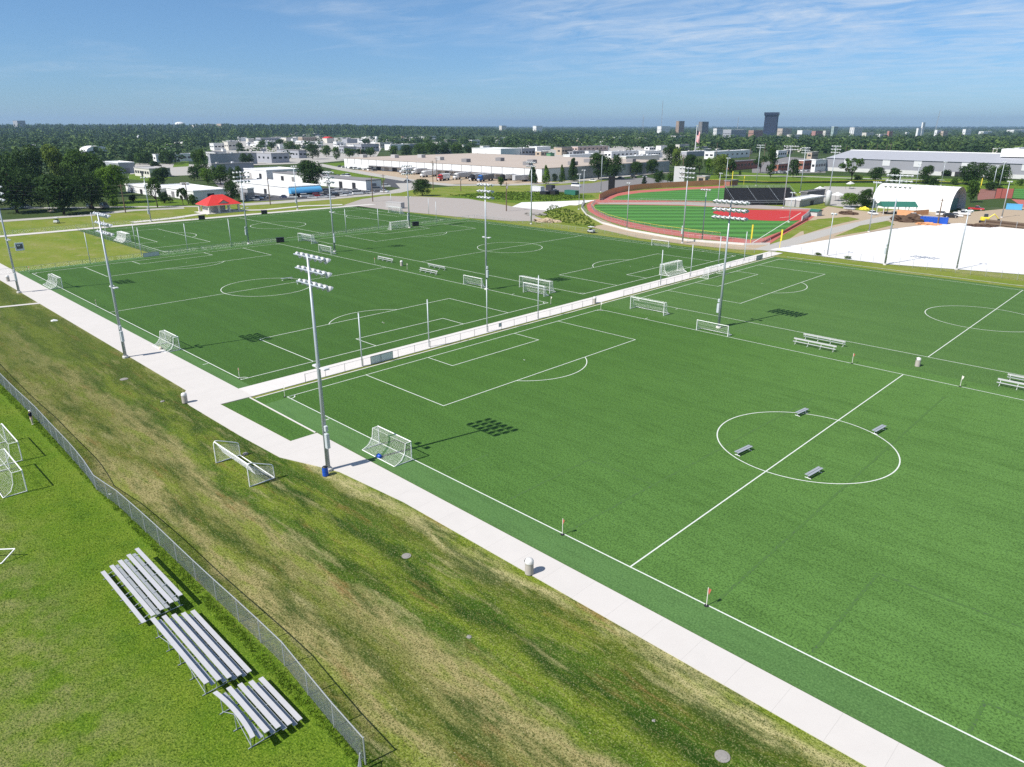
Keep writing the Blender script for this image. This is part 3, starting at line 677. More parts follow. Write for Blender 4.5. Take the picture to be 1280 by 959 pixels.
goal_px((8,555),(28.1,572.3),548,'+y',.8,1.9,'farther of the two big white goals on the lawn left of the fence', h=2.1, w=6.6, cell=.13, r=.0020)
# low tipped goal at the left border
t = thing('small_goal', 'low white goal frame at left edge of the lawn, lying tipped over', 'soccer goal', at(2,705), 0, 'soccer goals')
g1 = at(18.8,686,.75)-at(2,705); g0_ = at(-25,688,.75)-at(2,705)
MB().tube([g0_, g1], .05, 8).build('crossbar', 'white_metal', t); MB().tube([g1, Vector((0,0,.04))], .05, 8).build('post', 'white_metal', t)
MB().tube([g0_, g0_+Vector((-.3,-.9,-.7))], .05, 8).build('post', 'white_metal', t); MB().tube([Vector((0,0,.04)), g0_+Vector((-.3,-.9,-.7))], .04, 8).build('base_bar', 'white_metal', t)
# wide portable goal with rounded side frames on the slope
t = thing('portable_goal', 'wide portable goal with rounded side frames parked on the dry grass below the walk', 'soccer goal', (15.9,-14.6,0), 0, 'soccer goals')
for s in (-3.85, 3.4):
    f = MB(); pts = [(s,0,.05),(s,0,2.05),(s,.06,2.28),(s,.22,2.4),(s,.4,2.38),(s,2.15,1.62),(s,2.42,1.48),(s,2.52,1.28),(s,2.55,.05),(s,0,.05)]
    f.tube(pts, .055, 8); sf = f.build('side_frame', 'white_metal', t)
    n = MB(); n.net((s,.02,.1),(s,2.52,.1),(s,2.5,1.35),(s,.05,2.1), .12, .006); n.build('side_net', 'white_net', sf)
MB().tube([(-3.85,.12,2.34),(3.4,.12,2.34)], .06, 8).build('crossbar', 'white_metal', t)
MB().tube([(-3.85,2.5,.08),(3.4,2.5,.08)], .05, 8).build('base_bar', 'white_metal', t)
n = MB(); n.net((-3.6,.75,1.05),(3.3,.75,1.05),(3.4,.14,2.3),(-3.8,.14,2.3), .11, .008, .15, 5); n.net((-3.0,1.2,.5),(3.3,2.4,.3),(3.3,.75,1.05),(-3.6,.75,1.05), .12, .006, .2, 4); n.build('net', 'white_net', t)
# weight bag
def bag(p, mat, label):
    t = thing('weight_bag', label, 'weight bag', p)
    b = MB().lathe([(.10,-.32),(.2,-.26),(.24,-.1),(.24,.1),(.2,.26),(.10,.32)], 12); rot_mesh(b, Matrix.Translation((0,0,.22)) @ Matrix.Rotation(R(90), 4, 'Y')); b.build('sack', mat, t, smooth=True)
    MB().tube([(-.15,0,.42),(-.08,0,.52),(.08,0,.52),(.15,0,.42)], .025, 6).build('handle', mat, t)
g = at(474,572.6); bag(g, 'blue_plastic', 'blue weight bag on the rear bar of the nearest goal')
g = at(201,437); bag(g, 'beige_cloth', 'pale weight bag on the rear bar of the goal by the second floodlight')

# ------------------------------------------------------------------ benches, bins, flags
def circle_bench(y0, y1, x, label):
    t = thing('player_bench', label, 'bench', (x, (y0+y1)/2, 0), R(-6), 'grey benches on the centre circle'); L = y1-y0
    MB().box((-.12,0,.43), (.26,L,.05)).build('seat', 'bench_aluminium', t)
    MB().box((.17,0,.42), (.24,L,.05)).build('seat', 'bench_aluminium', t)
    for s in (-1, 1):
        m = MB(); m.tube([(-.3,s*(L/2-.25),.03),(.34,s*(L/2-.25),.03)], .03, 6); m.tube([(0,s*(L/2-.25),.03),(0,s*(L/2-.25),.40)], .035, 6); m.build('leg', 'white_metal', t)
circle_bench(38.9, 41.2, 48.9, 'grey bench on the centre circle at its far left arc')
circle_bench(39.8, 42.3, 57.3, 'grey bench on the centre circle at its right arc')
circle_bench(24.0, 26.6, 49.1, 'grey bench on the centre circle at its left near arc')
circle_bench(24.1, 26.7, 56.5, 'grey bench on the centre circle at its bottom arc')
def side_bench(x, y, L, rz, label, group='white team benches between the fields'):
    t = thing('team_bench', label, 'bench', (x, y, 0), rz, group)
    MB().box((0,0,.45), (L,.27,.045)).build('seat', 'aluminium', t); MB().box((0,-.22,.86), (L,.05,.24)).build('backrest', 'aluminium', t)
    for k in range(4):
        q = (k/3-.5)*(L-.7); m = MB(); m.tube([(q,.28,.03),(q,-.42,.03)], .028, 6); m.tube([(q,0,.03),(q,0,.43)], .03, 6); m.tube([(q,-.05,.42),(q,-.24,.55),(q,-.25,.96)], .026, 6); m.build('leg', 'white_metal', t)
side_bench(38.75, 67.7, 6.6, math.pi, 'white team bench nearer the big field, right of the goal pair strip')
side_bench(38.75, 71.6, 6.6, 0, 'white team bench beyond its twin, facing the far right field')
side_bench(66.3, 67.9, 6.6, math.pi, 'white team bench cut by the right border, nearer one')
side_bench(66.8, 71.4, 6.6, 0, 'white team bench cut by the right border, farther one')
for a, b, rz, l in (((524.5,339.5),(546,344.2),math.pi,'white team bench nearest in the middle strip left of a small goal'),((535.5,333.5),(557.5,338.3),0,'white team bench in the middle strip with its back to the nearer bench'),((470.5,324.8),(492,328.6),math.pi,'white team bench alone in the middle strip beside the bin')):
    p, q = at(*a), at(*b); side_bench((p.x+q.x)/2, (p.y+q.y)/2, 6.4, rz, l)
for a, b, l in (((352,351.0),(366,349.8),'low pale bench at the far left centre circle, farther one'),((371,355.5),(384,354.3),'low pale bench at the far left centre circle, nearer one')):
    p = at(*a); circle_bench(p.y, p.y+2.6, p.x, l)
def bin_(p, label, s=1.0):
    t = thing('litter_bin', label, 'trash can', p, rnd.random()*.6-.3+R(-60), 'stone litter bins')
    MB().lathe([(.30*s,0),(.335*s,.03),(.335*s,.86),(.345*s,.90),(.345*s,.95),(.30*s,.95)], 24).build('body', 'stone_aggregate', t, smooth=False)
    MB().lathe([(.345*s,.95),(.345*s,1.0),(.335*s,1.14),(.28*s,1.25),(.16*s,1.32),(.03,1.34)], 24).build('lid', 'lid_grey', t, smooth=True)
    MB().cbox((0,-.245*s,1.02), (.30,.22,.17), .02).build('opening', 'black_plastic', t)
for p, l in (((661.5,717.5),'beige stone litter bin with a domed grey lid on the nearest stretch of walk'),((231.5,504),'beige litter bin at the corner where the middle path meets the walk'),((1146.5,458),'beige litter bin in the strip between the two right fields'),((743,379.5),'pale litter bin at the gap of the middle path fence'),((502,332.5),'pale litter bin in the middle strip beside the lone bench'),((10.5,352),'grey litter bin on the walk by the farthest floodlight pole')):
    g = at(*p); bin_(g+Vector((0,0,.05)) if p[0] in (661.5, 231.5, 743, 10.5) else g, l)
t = thing('barrel', 'blue plastic barrel at the foot of the nearest floodlight pole', 'barrel', at(407,594.5))
MB().lathe([(.26,0),(.29,.03),(.29,.26),(.305,.29),(.29,.32),(.29,.58),(.305,.61),(.29,.64),(.29,.86),(.28,.9)], 24).build('drum', 'blue_plastic', t)
MB().lathe([(.27,.88),(.27,.92),(.20,1.0),(.05,1.03)], 16).build('bag', 'black_plastic', t, smooth=True)
def flag(p, label, white=False):
    t = thing('flag', label, 'flag', p, rnd.uniform(-.4,.4), 'field flags on the touchlines')
    MB().lathe([(.17,0),(.17,.05),(.06,.08)], 12).build('base', 'black_plastic', t)
    MB().tube([(0,0,.05),(0,0,1.55)], .03, 8).build('pole', 'tube_white', t)
    m = MB(); 
    vs = []; 
    for j in range(4):
        for k in range(5): vs.append((.02+.20*j/3-.10*(k/4)*(j/3), .05*math.sin(2.2*j/3+k*.6)*(j/3), 1.52-.30*k/4-.20*(j/3)*(.3+.7*k/4)))
    m.add(vs, [(j*5+k, (j+1)*5+k, (j+1)*5+k+1, j*5+k+1) for j in range(3) for k in range(4)]); m.add([(v[0], v[1]+.012, v[2]) for v in vs], [(j*5+k+1, (j+1)*5+k+1, (j+1)*5+k, j*5+k) for j in range(3) for k in range(4)])
    m.build('cloth', 'tube_white' if white else 'flag_red', t)
for p, l, w in (((703,668.5),'red and white touchline flag left of the halfway line on the nearest touchline',0),((883,757.5),'red and white touchline flag nearest the camera',0),((1065,454.5),'red touchline flag in front of the white bench pair',0),((1200,483.5),'white touchline flag right of the litter bin between the right fields',1),((121,384.5),'red flag on the left field touchline behind the second floodlight pole',0),((299.5,473.5),'red corner flag where the middle path leaves the walk',0),((356,496.5),'white corner flag at the corner of the big near field',1),((751,388),'white corner flag at the far corner of the big near field by the bin',1),((509,337.5),'white flag beside the litter bin in the middle strip',1),((468.5,330),'red flag left of the lone bench in the middle strip',0),((688.5,380.5),'white corner flag beside the parked goal pair',1),((37,341.5),'red corner flag at the far end of the walk',0)):
    flag(at(*p), l, w)

# ------------------------------------------------------------------ bleachers
def bleacher(x0, x1, ys, zs, rise, label, bent=False):
    """five seat planks; ys/zs their centre lines; rise = +1 towards +y, -1 towards -y"""
    cx = (x0+x1)/2; t = thing('bleacher', label, 'bleacher', (cx, ys[0], 0), 0, 'aluminium bleachers behind the fence'); L = x1-x0
    for i, (y, z) in enumerate(zip(ys, zs)):
        dx = rnd.uniform(-.06,.06)
        m = MB()
        if bent and i == len(ys)-1:
            m.tube([(-L/2, y-ys[0]-.25, z-.1)]*2, .01, 3)
            m = MB(); N = 8
            for k in range(N):
                xa, xb = -L/2+L*k/N, -L/2+L*(k+1)/N; f = lambda q: -.16*(1-(2*q/L)**2)*0+.18*((q/L)**2)*4-.12
                m.add([(xa, y-ys[0]-.125-f(xa), z), (xb, y-ys[0]-.125-f(xb), z), (xb, y-ys[0]+.125-f(xb), z), (xa, y-ys[0]+.125-f(xa), z), (xa, y-ys[0]-.125-f(xa), z-.045), (xb, y-ys[0]-.125-f(xb), z-.045), (xb, y-ys[0]+.125-f(xb), z-.045), (xa, y-ys[0]+.125-f(xa), z-.045)], [(0,1,2,3),(0,4,5,1),(2,6,7,3),(0,3,7,4),(1,5,6,2)])
        else: m.box((dx, y-ys[0], z-.022), (L, .29, .045)); m.box((dx, y-ys[0]-.12, z-.05), (L, .012, .05)); m.box((dx, y-ys[0]+.12, z-.05), (L, .012, .05))
        m.build('seat', 'aluminium', t)
        if i and not (rise > 0 and i == 1):      # foot plank in front of and below this seat
            MB().box((rnd.uniform(-.06,.06)+.1, (y+ys[i-1])/2-ys[0]+(.02*rise), zs[i-1]-.10), (L-.1, .25, .04)).build('footboard', 'bench_aluminium', t)
    top = zs[-1]; y5 = ys[-1]-ys[0]
    for k in range(5 if L > 7 else 3):
        n = (5 if L > 7 else 3); q = (k/(n-1)-.5)*(L-1.2); f = MB()
        f.tube([(q,-.2*rise,.03),(q,y5+.2*rise,.03)], .03, 6)
        f.tube([(q,0,.05),(q,0,zs[0]-.05)], .026, 6); f.tube([(q,y5,.05),(q,y5,top-.05)], .03, 6)
        for i, (y, z) in enumerate(zip(ys, zs)): f.tube([(q,y-ys[0],.03),(q,y-ys[0],z-.05)], .024, 6)
        f.tube([(q,0,zs[0]-.15),(q,y5,top-.15)], .026, 6)
        f.build('frame', 'galvanised_steel', t)
    b = MB(); b.tube([(-L/2+.6,y5,.1),(0,y5,top-.1)], .022, 6); b.tube([(L/2-.6,y5,.1),(0,y5,top-.1)], .022, 6); b.build('brace', 'galvanised_steel', t)
Z5 = [.42,.62,.82,1.02,1.22]
def seat_y(pairs, zs): return [(at(*a, z).y+at(*b, z).y)/2 for (a, b), z in zip(pairs, zs)]
def pxb(*q): return [((120+a/8.717, 680+b/8.717), (120+c/8.717, 680+d/8.717)) for a, b, c, d in q]
def pxc(*q): return [((250+a/9.143, 835+b/9.143), (250+c/9.143, 835+d/9.143)) for a, b, c, d in q]
def pxd(*q): return [((100+a/3.425, 660+b/3.425), (100+c/3.425, 660+d/3.425)) for a, b, c, d in q]
p1 = pxb((82,295,515,858), (172,230,625,785), (268,170,705,710), (358,110,815,635), (450,42,915,565))
p2 = pxd((495,352,718,625), (453,357,672,637), (412,363,630,650), (368,370,585,655), (320,378,525,665))
p3 = pxc((718,105,1135,615), (600,135,1005,655), (478,165,875,697), (345,200,742,740), (190,265,605,780))
for pp, rise, lab, bent in ((p1, 1, 'aluminium bleacher farthest from the camera, with a low front plank apart from the rest', 0), (p2, -1, 'middle aluminium bleacher of the three, longest one', 0), (p3, -1, 'shortest aluminium bleacher, nearest the camera, with a bowed top seat', 1)):
    ys = seat_y(pp, Z5); x0 = sum(at(*a, z).x for (a, b), z in zip(pp, Z5))/5; x1 = sum(at(*b, z).x for (a, b), z in zip(pp, Z5))/5
    print('bleacher', x0, x1, [round(y, 2) for y in ys])
    bleacher(x0, x1, ys, Z5, rise, lab, bent)

# ------------------------------------------------------------------ covers, stones, bits lying about
def cover(p, r, label):
    t = thing('manhole_cover', label, 'manhole cover', at(*p)); MB().lathe([(r+.12,-.03),(r+.12,.02),(r,.03)], 20).build('collar', 'rock', t); MB().lathe([(r-.02,.02),(r-.02,.05),(.1,.06)], 20).build('lid', 'rock', t)
cover((508,695), .26, 'round pale cover in the dark grass near the walk, middle of the slope'); cover((903,945.5), .30, 'round grey cover at the bottom border of the picture'); cover((155,474), .4, 'dull round cover on the slope below the second floodlight pole')
def lump(p, r, label, mat='rock', name='stone', cat='stone'):
    bm = bmesh.new(); bmesh.ops.create_icosphere(bm, subdivisions=2, radius=r)
    for v in bm.verts: v.co *= 1+rnd.uniform(-.22,.22); v.co.z *= .5
    me = bpy.data.meshes.new(name); bm.to_mesh(me); bm.free(); me.materials.append(MATS[mat]); return tag(inst(name, me, None, at(*p)), label, cat)
lump((586,796), .17, 'pale stone lying in the dry grass of the slope'); lump((68,401), .5, 'flat white slab in the grass near the far floodlight', 'white_metal', 'slab', 'slab')
lump((137.5,618), .14, 'scrap of white litter by the fence bend', 'white_cloth', 'litter_scrap', 'litter'); lump((307,567.5), .3, 'pale rock behind the portable goal', 'rock'); lump((817,901+0), .10, 'small pale stone near the bottom of the slope'); lump((203,502), .25, 'small pale patch stone near the corner bin')
lump((816,333.5), .16, 'white ball on the middle field'), lump((480,404), .16, 'white ball left on the left field')

# ------------------------------------------------------------------ the person by the fence
def skin_mesh(name, pts, edges, rad, mat, sub=2, extra=None):
    me = bpy.data.meshes.new(name); me.from_pydata(pts, edges, []); o = bpy.data.objects.new(name, me); COL.objects.link(o)
    md = o.modifiers.new('s', 'SKIN'); 
    for i, r in enumerate(rad): me.skin_vertices[0].data[i].radius = r if isinstance(r, tuple) else (r, r)
    me.skin_vertices[0].data[0].use_root = True
    ss = o.modifiers.new('u', 'SUBSURF'); ss.levels = ss.render_levels = sub
    dg = bpy.context.evaluated_depsgraph_get(); m2 = bpy.data.meshes.new_from_object(o.evaluated_get(dg)); bpy.data.objects.remove(o)
    bm = bmesh.new(); bm.from_mesh(m2)
    if extra:
        tmp = bpy.data.meshes.new('x'); tmp.from_pydata(extra.v, [], extra.f); bm.from_mesh(tmp)
    bm.to_mesh(m2); bm.free(); m2.materials.clear(); m2.materials.append(MATS[mat]); m2.name = name
    m2.polygons.foreach_set('use_smooth', [True]*len(m2.polygons)); return m2
def person(loc, rz):
    t = thing('person', 'person in dark top, beige trousers and white cap standing on lawn by the fence', 'person', loc, rz)
    J = [(0,0,.92),(0,.01,1.12),(0,0,1.36),(0,.0,1.46),(0,.03,1.54),(0,.035,1.63),  # pelvis..head
         (-.17,0,1.36),(-.22,.02,1.09),(-.21,.10,.87),(.17,0,1.36),(.22,.02,1.09),(.21,.12,.88),
         (-.09,0,.86),(-.11,.03,.48),(-.12,-.02,.09),(-.12,.14,.04),(.09,0,.86),(.12,.06,.48),(.13,.05,.09),(.13,.21,.04)]
    E_ = [(0,1),(1,2),(2,3),(3,4),(4,5),(2,6),(6,7),(7,8),(2,9),(9,10),(10,11),(0,12),(12,13),(13,14),(14,15),(0,16),(16,17),(17,18),(18,19)]
    Rr = [(.14,.10),(.13,.095),(.16,.10),.055,.085,.08,.06,.042,.03,.06,.042,.03,.085,.058,.042,.035,.085,.058,.042,.035]
    ex = MB()
    for s, w in ((-1, J[8]), (1, J[11])):      # hands: palm, four unequal curled fingers, thumb
        ex.tube([w, (w[0], w[1]+.02, w[2]-.05), (w[0], w[1]+.03, w[2]-.09)], [.026,.036,.034], 8)
        for k, L in enumerate((.065,.075,.07,.055)):
            bx = (w[0], w[1]-.005+k*.022, w[2]-.085); ex.tube([bx, (bx[0]-s*.01, bx[1], bx[2]-L*.6), (bx[0]-s*.028, bx[1], bx[2]-L)], [.010,.009,.007], 6)
        ex.tube([(w[0], w[1]+.04, w[2]-.03), (w[0]-s*.02, w[1]+.07, w[2]-.07), (w[0]-s*.028, w[1]+.075, w[2]-.095)], [.012,.010,.008], 6)
    ex.tube([(0,.105,1.60),(0,.14,1.575),(0,.12,1.565)], [.012,.016,.012], 6)             # nose
    ex.tube([(-.025,.112,1.535),(.025,.112,1.535)], .007, 6)                               # mouth
    for s in (-1, 1):
        ex.tube([(s*.082,.03,1.63),(s*.095,.02,1.60),(s*.082,.03,1.57)], [.012,.016,.010], 6)
        ex.tube([(s*.032,.108,1.61),(s*.032,.118,1.61)], .011, 6)
    inst('body', skin_mesh('body', J, E_, Rr, 'skin', 2, ex), t)
    sj = [J[0], J[1], J[2], (0,0,1.44), J[6], (-.22,.02,1.08), J[9], (.22,.02,1.08)]
    inst('shirt', skin_mesh('shirt', sj, [(0,1),(1,2),(2,3),(2,4),(4,5),(2,6),(6,7)], [(.20,.15),(.20,.15),(.22,.15),.08,.10,.085,.10,.085], 'navy_cloth'), t)
    tj = [(0,0,.95), (0,0,.88), J[12], J[13], (-.12,-.015,.12), J[16], J[17], (.13,.05,.12)]
    inst('trousers', skin_mesh('trousers', tj, [(0,1),(1,2),(2,3),(3,4),(1,5),(5,6),(6,7)], [(.16,.125),(.16,.125),.108,.08,.068,.108,.08,.068], 'beige_cloth'), t)
    for s, a, b in ((-1, J[14], J[15]), (1, J[18], J[19])): MB().tube([(a[0], a[1]-.05, .045), (a[0], a[1]+.06, .05), (b[0], b[1]+.06, .035)], [.045,.052,.035], 8).build('shoe', 'white_cloth', t, smooth=True)
    c = MB(); c.lathe([(.108,1.62),(.112,1.66),(.10,1.715),(.06,1.745),(.01,1.755)], 14, (0,.03,0)); c.box((0,.15,1.635), (.15,.11,.014)); c.build('cap', 'white_cloth', t, smooth=True)
    MB().lathe([(.098,1.56),(.104,1.6),(.106,1.63)], 12, (0,.012,0)).build('hair', 'bark', t, smooth=True)
person(at(40.5, 530.5), R(-35))

# ------------------------------------------------------------------ buildings
def roofmat(c): return {'w':'white_roof','g':'grey_roof','m':'mid_roof','t':'tan_roof','b':'blue_roof','r':'red_roof','n':'green_roof'}[c]
def solve_ext(c, axis, sign, xt):
    lo, hi = 0.0, 900.0
    for _ in range(50):
        m = (lo+hi)/2; q = c+Vector((sign*m, 0, 0) if axis == 0 else (0, sign*m, 0))
        if (q-CAM).dot(FW) < 1: hi = m; continue
        x = px(q)[0]
        if (x > xt) == (axis == 0): lo = m
        else: hi = m
    return lo
def bld(label, xl, xc, xr, yb, yt, wall, roof, style='', cat='building', name='building', group=None, depth=None):
    c = at(xc, yb); wx = max(3.0, solve_ext(c, 0, -1, xl)); wy = max(3.0, solve_ext(c, 1, 1, xr)); h = hgt(c, yt)
    if depth: wx = max(wx, depth); wy = max(wy, depth)
    wx, wy = min(wx, 300), min(wy, 300)
    t = thing(name, label, cat, (c.x-wx/2, c.y+wy/2, -.1), 0, group); X, Y = wx/2, wy/2
    wm = wallmat(wall)
    MB().box((0,0,h/2), (wx,wy,h)).build('wall', wm, t)
    r = MB()
    if 'G' in style:     # low gable, ridge along x
        rh = min(wy*.16, 4); o = .4
        r.add([(-X-o,-Y-o,h+.02),(X+o,-Y-o,h+.02),(X+o,0,h+rh),(-X-o,0,h+rh),(X+o,Y+o,h+.02),(-X-o,Y+o,h+.02)], [(0,1,2,3),(3,2,4,5),(0,3,5),(1,4,2),(0,5,4,1)])
    elif 'A' in style:   # arched roof, axis along x
        N = 10; rh = wy*.22; vs = []
        for k in range(N+1):
            a = math.pi*k/N; yy, zz = -math.cos(a)*Y, h+math.sin(a)*rh; vs += [(-X-.2,yy,zz),(X+.2,yy,zz)]
        r.add(vs, [(2*k,2*k+1,2*k+3,2*k+2) for k in range(N)]+[tuple(range(0,2*N+2,2)), tuple(range(2*N+1,0,-2))])
    else:
        r.box((0,0,h+.10), (wx+.5,wy+.5,.25))
        for a, b, q, w in ((0,-Y,wx+.56,.3),(0,Y,wx+.56,.3)): r.box((a,b,h+.32), (q,w,.42))
        for a, b, q, w in ((X,0,.3,wy-.1),(-X,0,.3,wy-.1)): r.box((a,b,h+.31), (w if 0 else q,w,.40))
    ro = r.build('roof', roofmat(roof), t)
    rr = random.Random(label)
    mp = mpp(c)
    if 'u' in style:     # rooftop units
        for k in range(rr.randint(2, 5)):
            s = max(1.6, 1.4*mp); MB().cbox((rr.uniform(-X*.7,X*.7), rr.uniform(-Y*.7,Y*.7), h+.22), (s*1.3,s,s*.7), .08).build('air_unit', rr.choice(['mid_roof','lamp_white','grey_roof']), ro)
    if 'w' in style:     # window row(s)
        fl = max(1, int(h/3.6)) if 'W' in style else 1
        for f in range(fl):
            z = (f+.55)*h/fl if fl > 1 else h*.55
            hh = min(1.7, h/fl*.5)
            for ax, L in ((0, wx), (1, wy)):
                n = max(1, min(7, int(L/ (4.5 if fl < 3 else 5))))
                for k in range(n):
                    q = ((k+.5)/n-.5)*L*.94; w = min(L/n*.62, 3.2)
                    m = MB()
                    if ax == 0: m.box((q,-Y-.03,z), (w,.14,hh))
                    else: m.box((X+.03,q,z), (.14,w,hh))
                    m.build('window', 'window_dark', t)
    if 'd' in style:     # large doors on both seen faces
        for k in range(max(1, int(wx/14))):
            q = ((k+.5)/max(1, int(wx/14))-.5)*wx*.9; MB().box((q,-Y-.04,min(3.6,h*.7)/2), (3.2,.16,min(3.6,h*.7))).build('door', rr.choice(['dock_dark','mid_roof','grey_roof']), t)
        for k in range(max(1, int(wy/16))):
            q = ((k+.5)/max(1, int(wy/16))-.5)*wy*.9; MB().box((X+.04,q,min(3.6,h*.7)/2), (.16,3.2,min(3.6,h*.7))).build('door', rr.choice(['dock_dark','grey_roof','lamp_white']), t)
    if 'b' in style:     # coloured base band
        m = MB(); m.box((0,-Y-.02,.7), (wx+.1,.1,1.4)); m.box((X+.02,0,.7), (.1,wy+.1,1.4)); m.build('base_band', 'mid_roof', t)
    return t, h, X, Y
WH, CR, GR, TN, BR, DK, BL = (.72,.72,.71), (.58,.55,.49), (.32,.33,.36), (.42,.34,.26), (.30,.13,.09), (.12,.12,.13), (.40,.47,.54)
B = [
 ('pale arched warehouse roof rising out of the trees at left', 101,110,139,199,189,GR,'w','A'),
 ('grey walled shed with pale roof behind the bright green tree', 131,150,170,217,204,GR,'w','d'),
 ('off white low building with small doors left of the white warehouse', 169,188,214,222,211.5,CR,'m','dw'),
 ('long white flat building with a dark window band behind two round trees', 192,196,242,203,193.5,WH,'w','wu'),
 ('big grey flat roofed block behind the tall tree', 261,264,322,207,193,GR,'m','u'),
 ('lower grey block with pale roof in front of the big grey block', 262,266,318,217,205.5,GR,'m','ud'),
 ('big bright white roofed warehouse left of the red roofed pavilion', 193,243,285,251,239.5,WH,'w','du'),
 ('white annex with a flat roof left of the white warehouse', 158,198,222,246,237,WH,'w','d'),
 ('small grey box building right of the red roofed pavilion', 301,311,317,251,236,GR,'w','d'),
 ('low white building among trees at the far left border', -6,-1,10,190,185.5,WH,'w',''),
 ('pair of white roofs in the woods at far left', 30,38,54,190,182.5,WH,'w','u'),
 ('grey roofed house nearly hidden in the left trees', 75,80,87,228,219,GR,'g','G'),
 ('small white building at the edge of the far woods, left of its twin', 263,268,282,188,179.5,WH,'w','w'),
 ('cream building at the edge of the far woods with a flat roof', 281,286,300,188,177.5,CR,'m','w'),
 ('small white cube building in front of the big grey block', 277,279,283,192,186.5,WH,'w',''),
 ('white and blue grey roofed workshop with dark doorway left of the big round tree', 306,334,378,225,213.5,WH,'w','d'),
 ('long white shop building with a flat dark grey roof behind the parked cars', 342,458,477,238,226,WH,'g','d'),
 ('grey block with a white trim left of the round dark tree', 300,340,362,204,192,GR,'m','wu'),
 ('dark roofed low building beside the round dark tree', 347,374,384,198,188.5,GR,'g','w'),
 ('white low building in the far clutter, leftmost of the row', 318,325,352,183,177,WH,'w','u'),
 ('grey roofed row building at the foot of the woods above the white one', 320,326,350,178,172.5,GR,'m','w'),
 ('cream low building at the foot of the far woods', 352,358,373,178,172.5,CR,'m',''),
 ('tan row building at the foot of the far woods', 373,378,396,177,171.5,TN,'m','w'),
 ('small bright white building left of the red roofs', 395,398,404,183,177.5,WH,'w',''),
 ('low building with a red roof in the middle distance', 403,409,418,179,172.8,CR,'r','G'),
 ('white building right of the red roofs', 417,421,430,184,177.5,WH,'w','w'),
 ('grey shed right of the red roofs', 428,434,447,179,174,GR,'m',''),
 ('long grey building above the left end of the tan warehouse', 444,452,474,190,180.5,GR,'m','wu'),
 ('cream building above the tan warehouse, left', 470,475,491,185,178.5,CR,'m','w'),
 ('white flat building behind the trees left of the tan warehouse', 346,350,361,187,180.5,WH,'w',''),
 ('low grey building between two round trees near the tan warehouse', 424,430,446,192,184,GR,'g','w'),
 ('white long roof above the tan warehouse beside green trees', 481,488,513,188,181,WH,'w','u'),
 ('small pale building inside the far woods', 532,536,546,178,174,CR,'w',''),
 ('dark roofed building inside the far woods', 555,560,571,181,175,DK,'m',''),
 ('white building at the woods edge above the tan roof', 586,590,600,181,175.5,WH,'w','w'),
 ('white shed with bluish roof just above the tan roof', 544,551,566,194,188.5,WH,'w','u'),
 ('big white block behind the tan roof', 590,626,652,197,186.5,WH,'w','d'),
 ('grey plant building with roof units at the right end of the tan roof', 640,652,669,196,186,GR,'m','uw'),
 ('white cube with upper floor above the tan roof', 668,671,678,190,184,WH,'w',''),
 ('tan building with small windows above the tan roof', 669,676,685,196,189.5,TN,'w','w'),
 ('small green walled shed above the tan roof', 683,688,693,197,192,(.12,.26,.13),'n',''),
 ('brown building above the tan roof', 695,702,715,194,184.5,TN,'g','w'),
 ('long white shed above the right end of the tan roof', 704,712,746,201,194,WH,'w',''),
 ('pinkish store building in the far row', 714,722,760,190,183.5,(.5,.38,.33),'m','w'),
 ('long grey building behind the white shed', 704,716,744,194,189.5,GR,'g','w'),
 ('white store with flat roof behind the pair of big trees', 755,764,802,198,190,WH,'w','uw'),
 ('cream long store behind the trees near the batter screen', 772,782,824,206,196,CR,'w','u'),
 ('white long store left of the flagpole', 798,806,826,198,189.5,WH,'w','w'),
 ('pale building below the far woods left of the flagpole', 820,826,834,188,182.5,WH,'m',''),
 ('cream building in the woods left of the flagpole', 844,849,861,188,181,CR,'m','w'),
 ('grey low building at the flagpole foot', 850,858,882,196,190,GR,'w','u'),
 ('white and grey depot right of the flagpole', 880,892,937,199,190,WH,'w','uw'),
 ('brick red building among trees beyond the second outfield', 905,915,947,213,202.5,BR,'g','w'),
 ('small tan shed on the grass beyond the outfield fence', 871,881,887,227,221,TN,'m','d'),
 ('brick red shed at the end of the orange outfield fence', 905,912,922,233,226.5,BR,'g',''),
 ('white building behind trees above the grandstand', 966,972,983,197,189,WH,'w','w'),
 ('red brick store behind the tree above the grandstand', 964,972,984,214,205.5,BR,'m','w'),
 ('red and white store left of the big grey warehouse', 997,1004,1018,212,201,BR,'w','w'),
 ('tan block left of the big grey warehouse', 1008,1014,1022,199,190.5,TN,'m','w'),
 ('white workshop with small windows touching the big grey warehouse', 1014,1018,1031.5,215,200.5,WH,'w','w'),
 ('cream building at the right border behind trees', 1240,1246,1262,192,186,CR,'w','w'),
 ('white building at the right border', 1266,1272,1290,193,185.5,WH,'w','w'),
 ('grey and white low building in the mid row', 500,506,522,186,180.5,GR,'m','w'),
 ('small white building above the long tan roof by trees', 600,604,612,188,183,WH,'w',''),
]
for row in B: bld(*row)
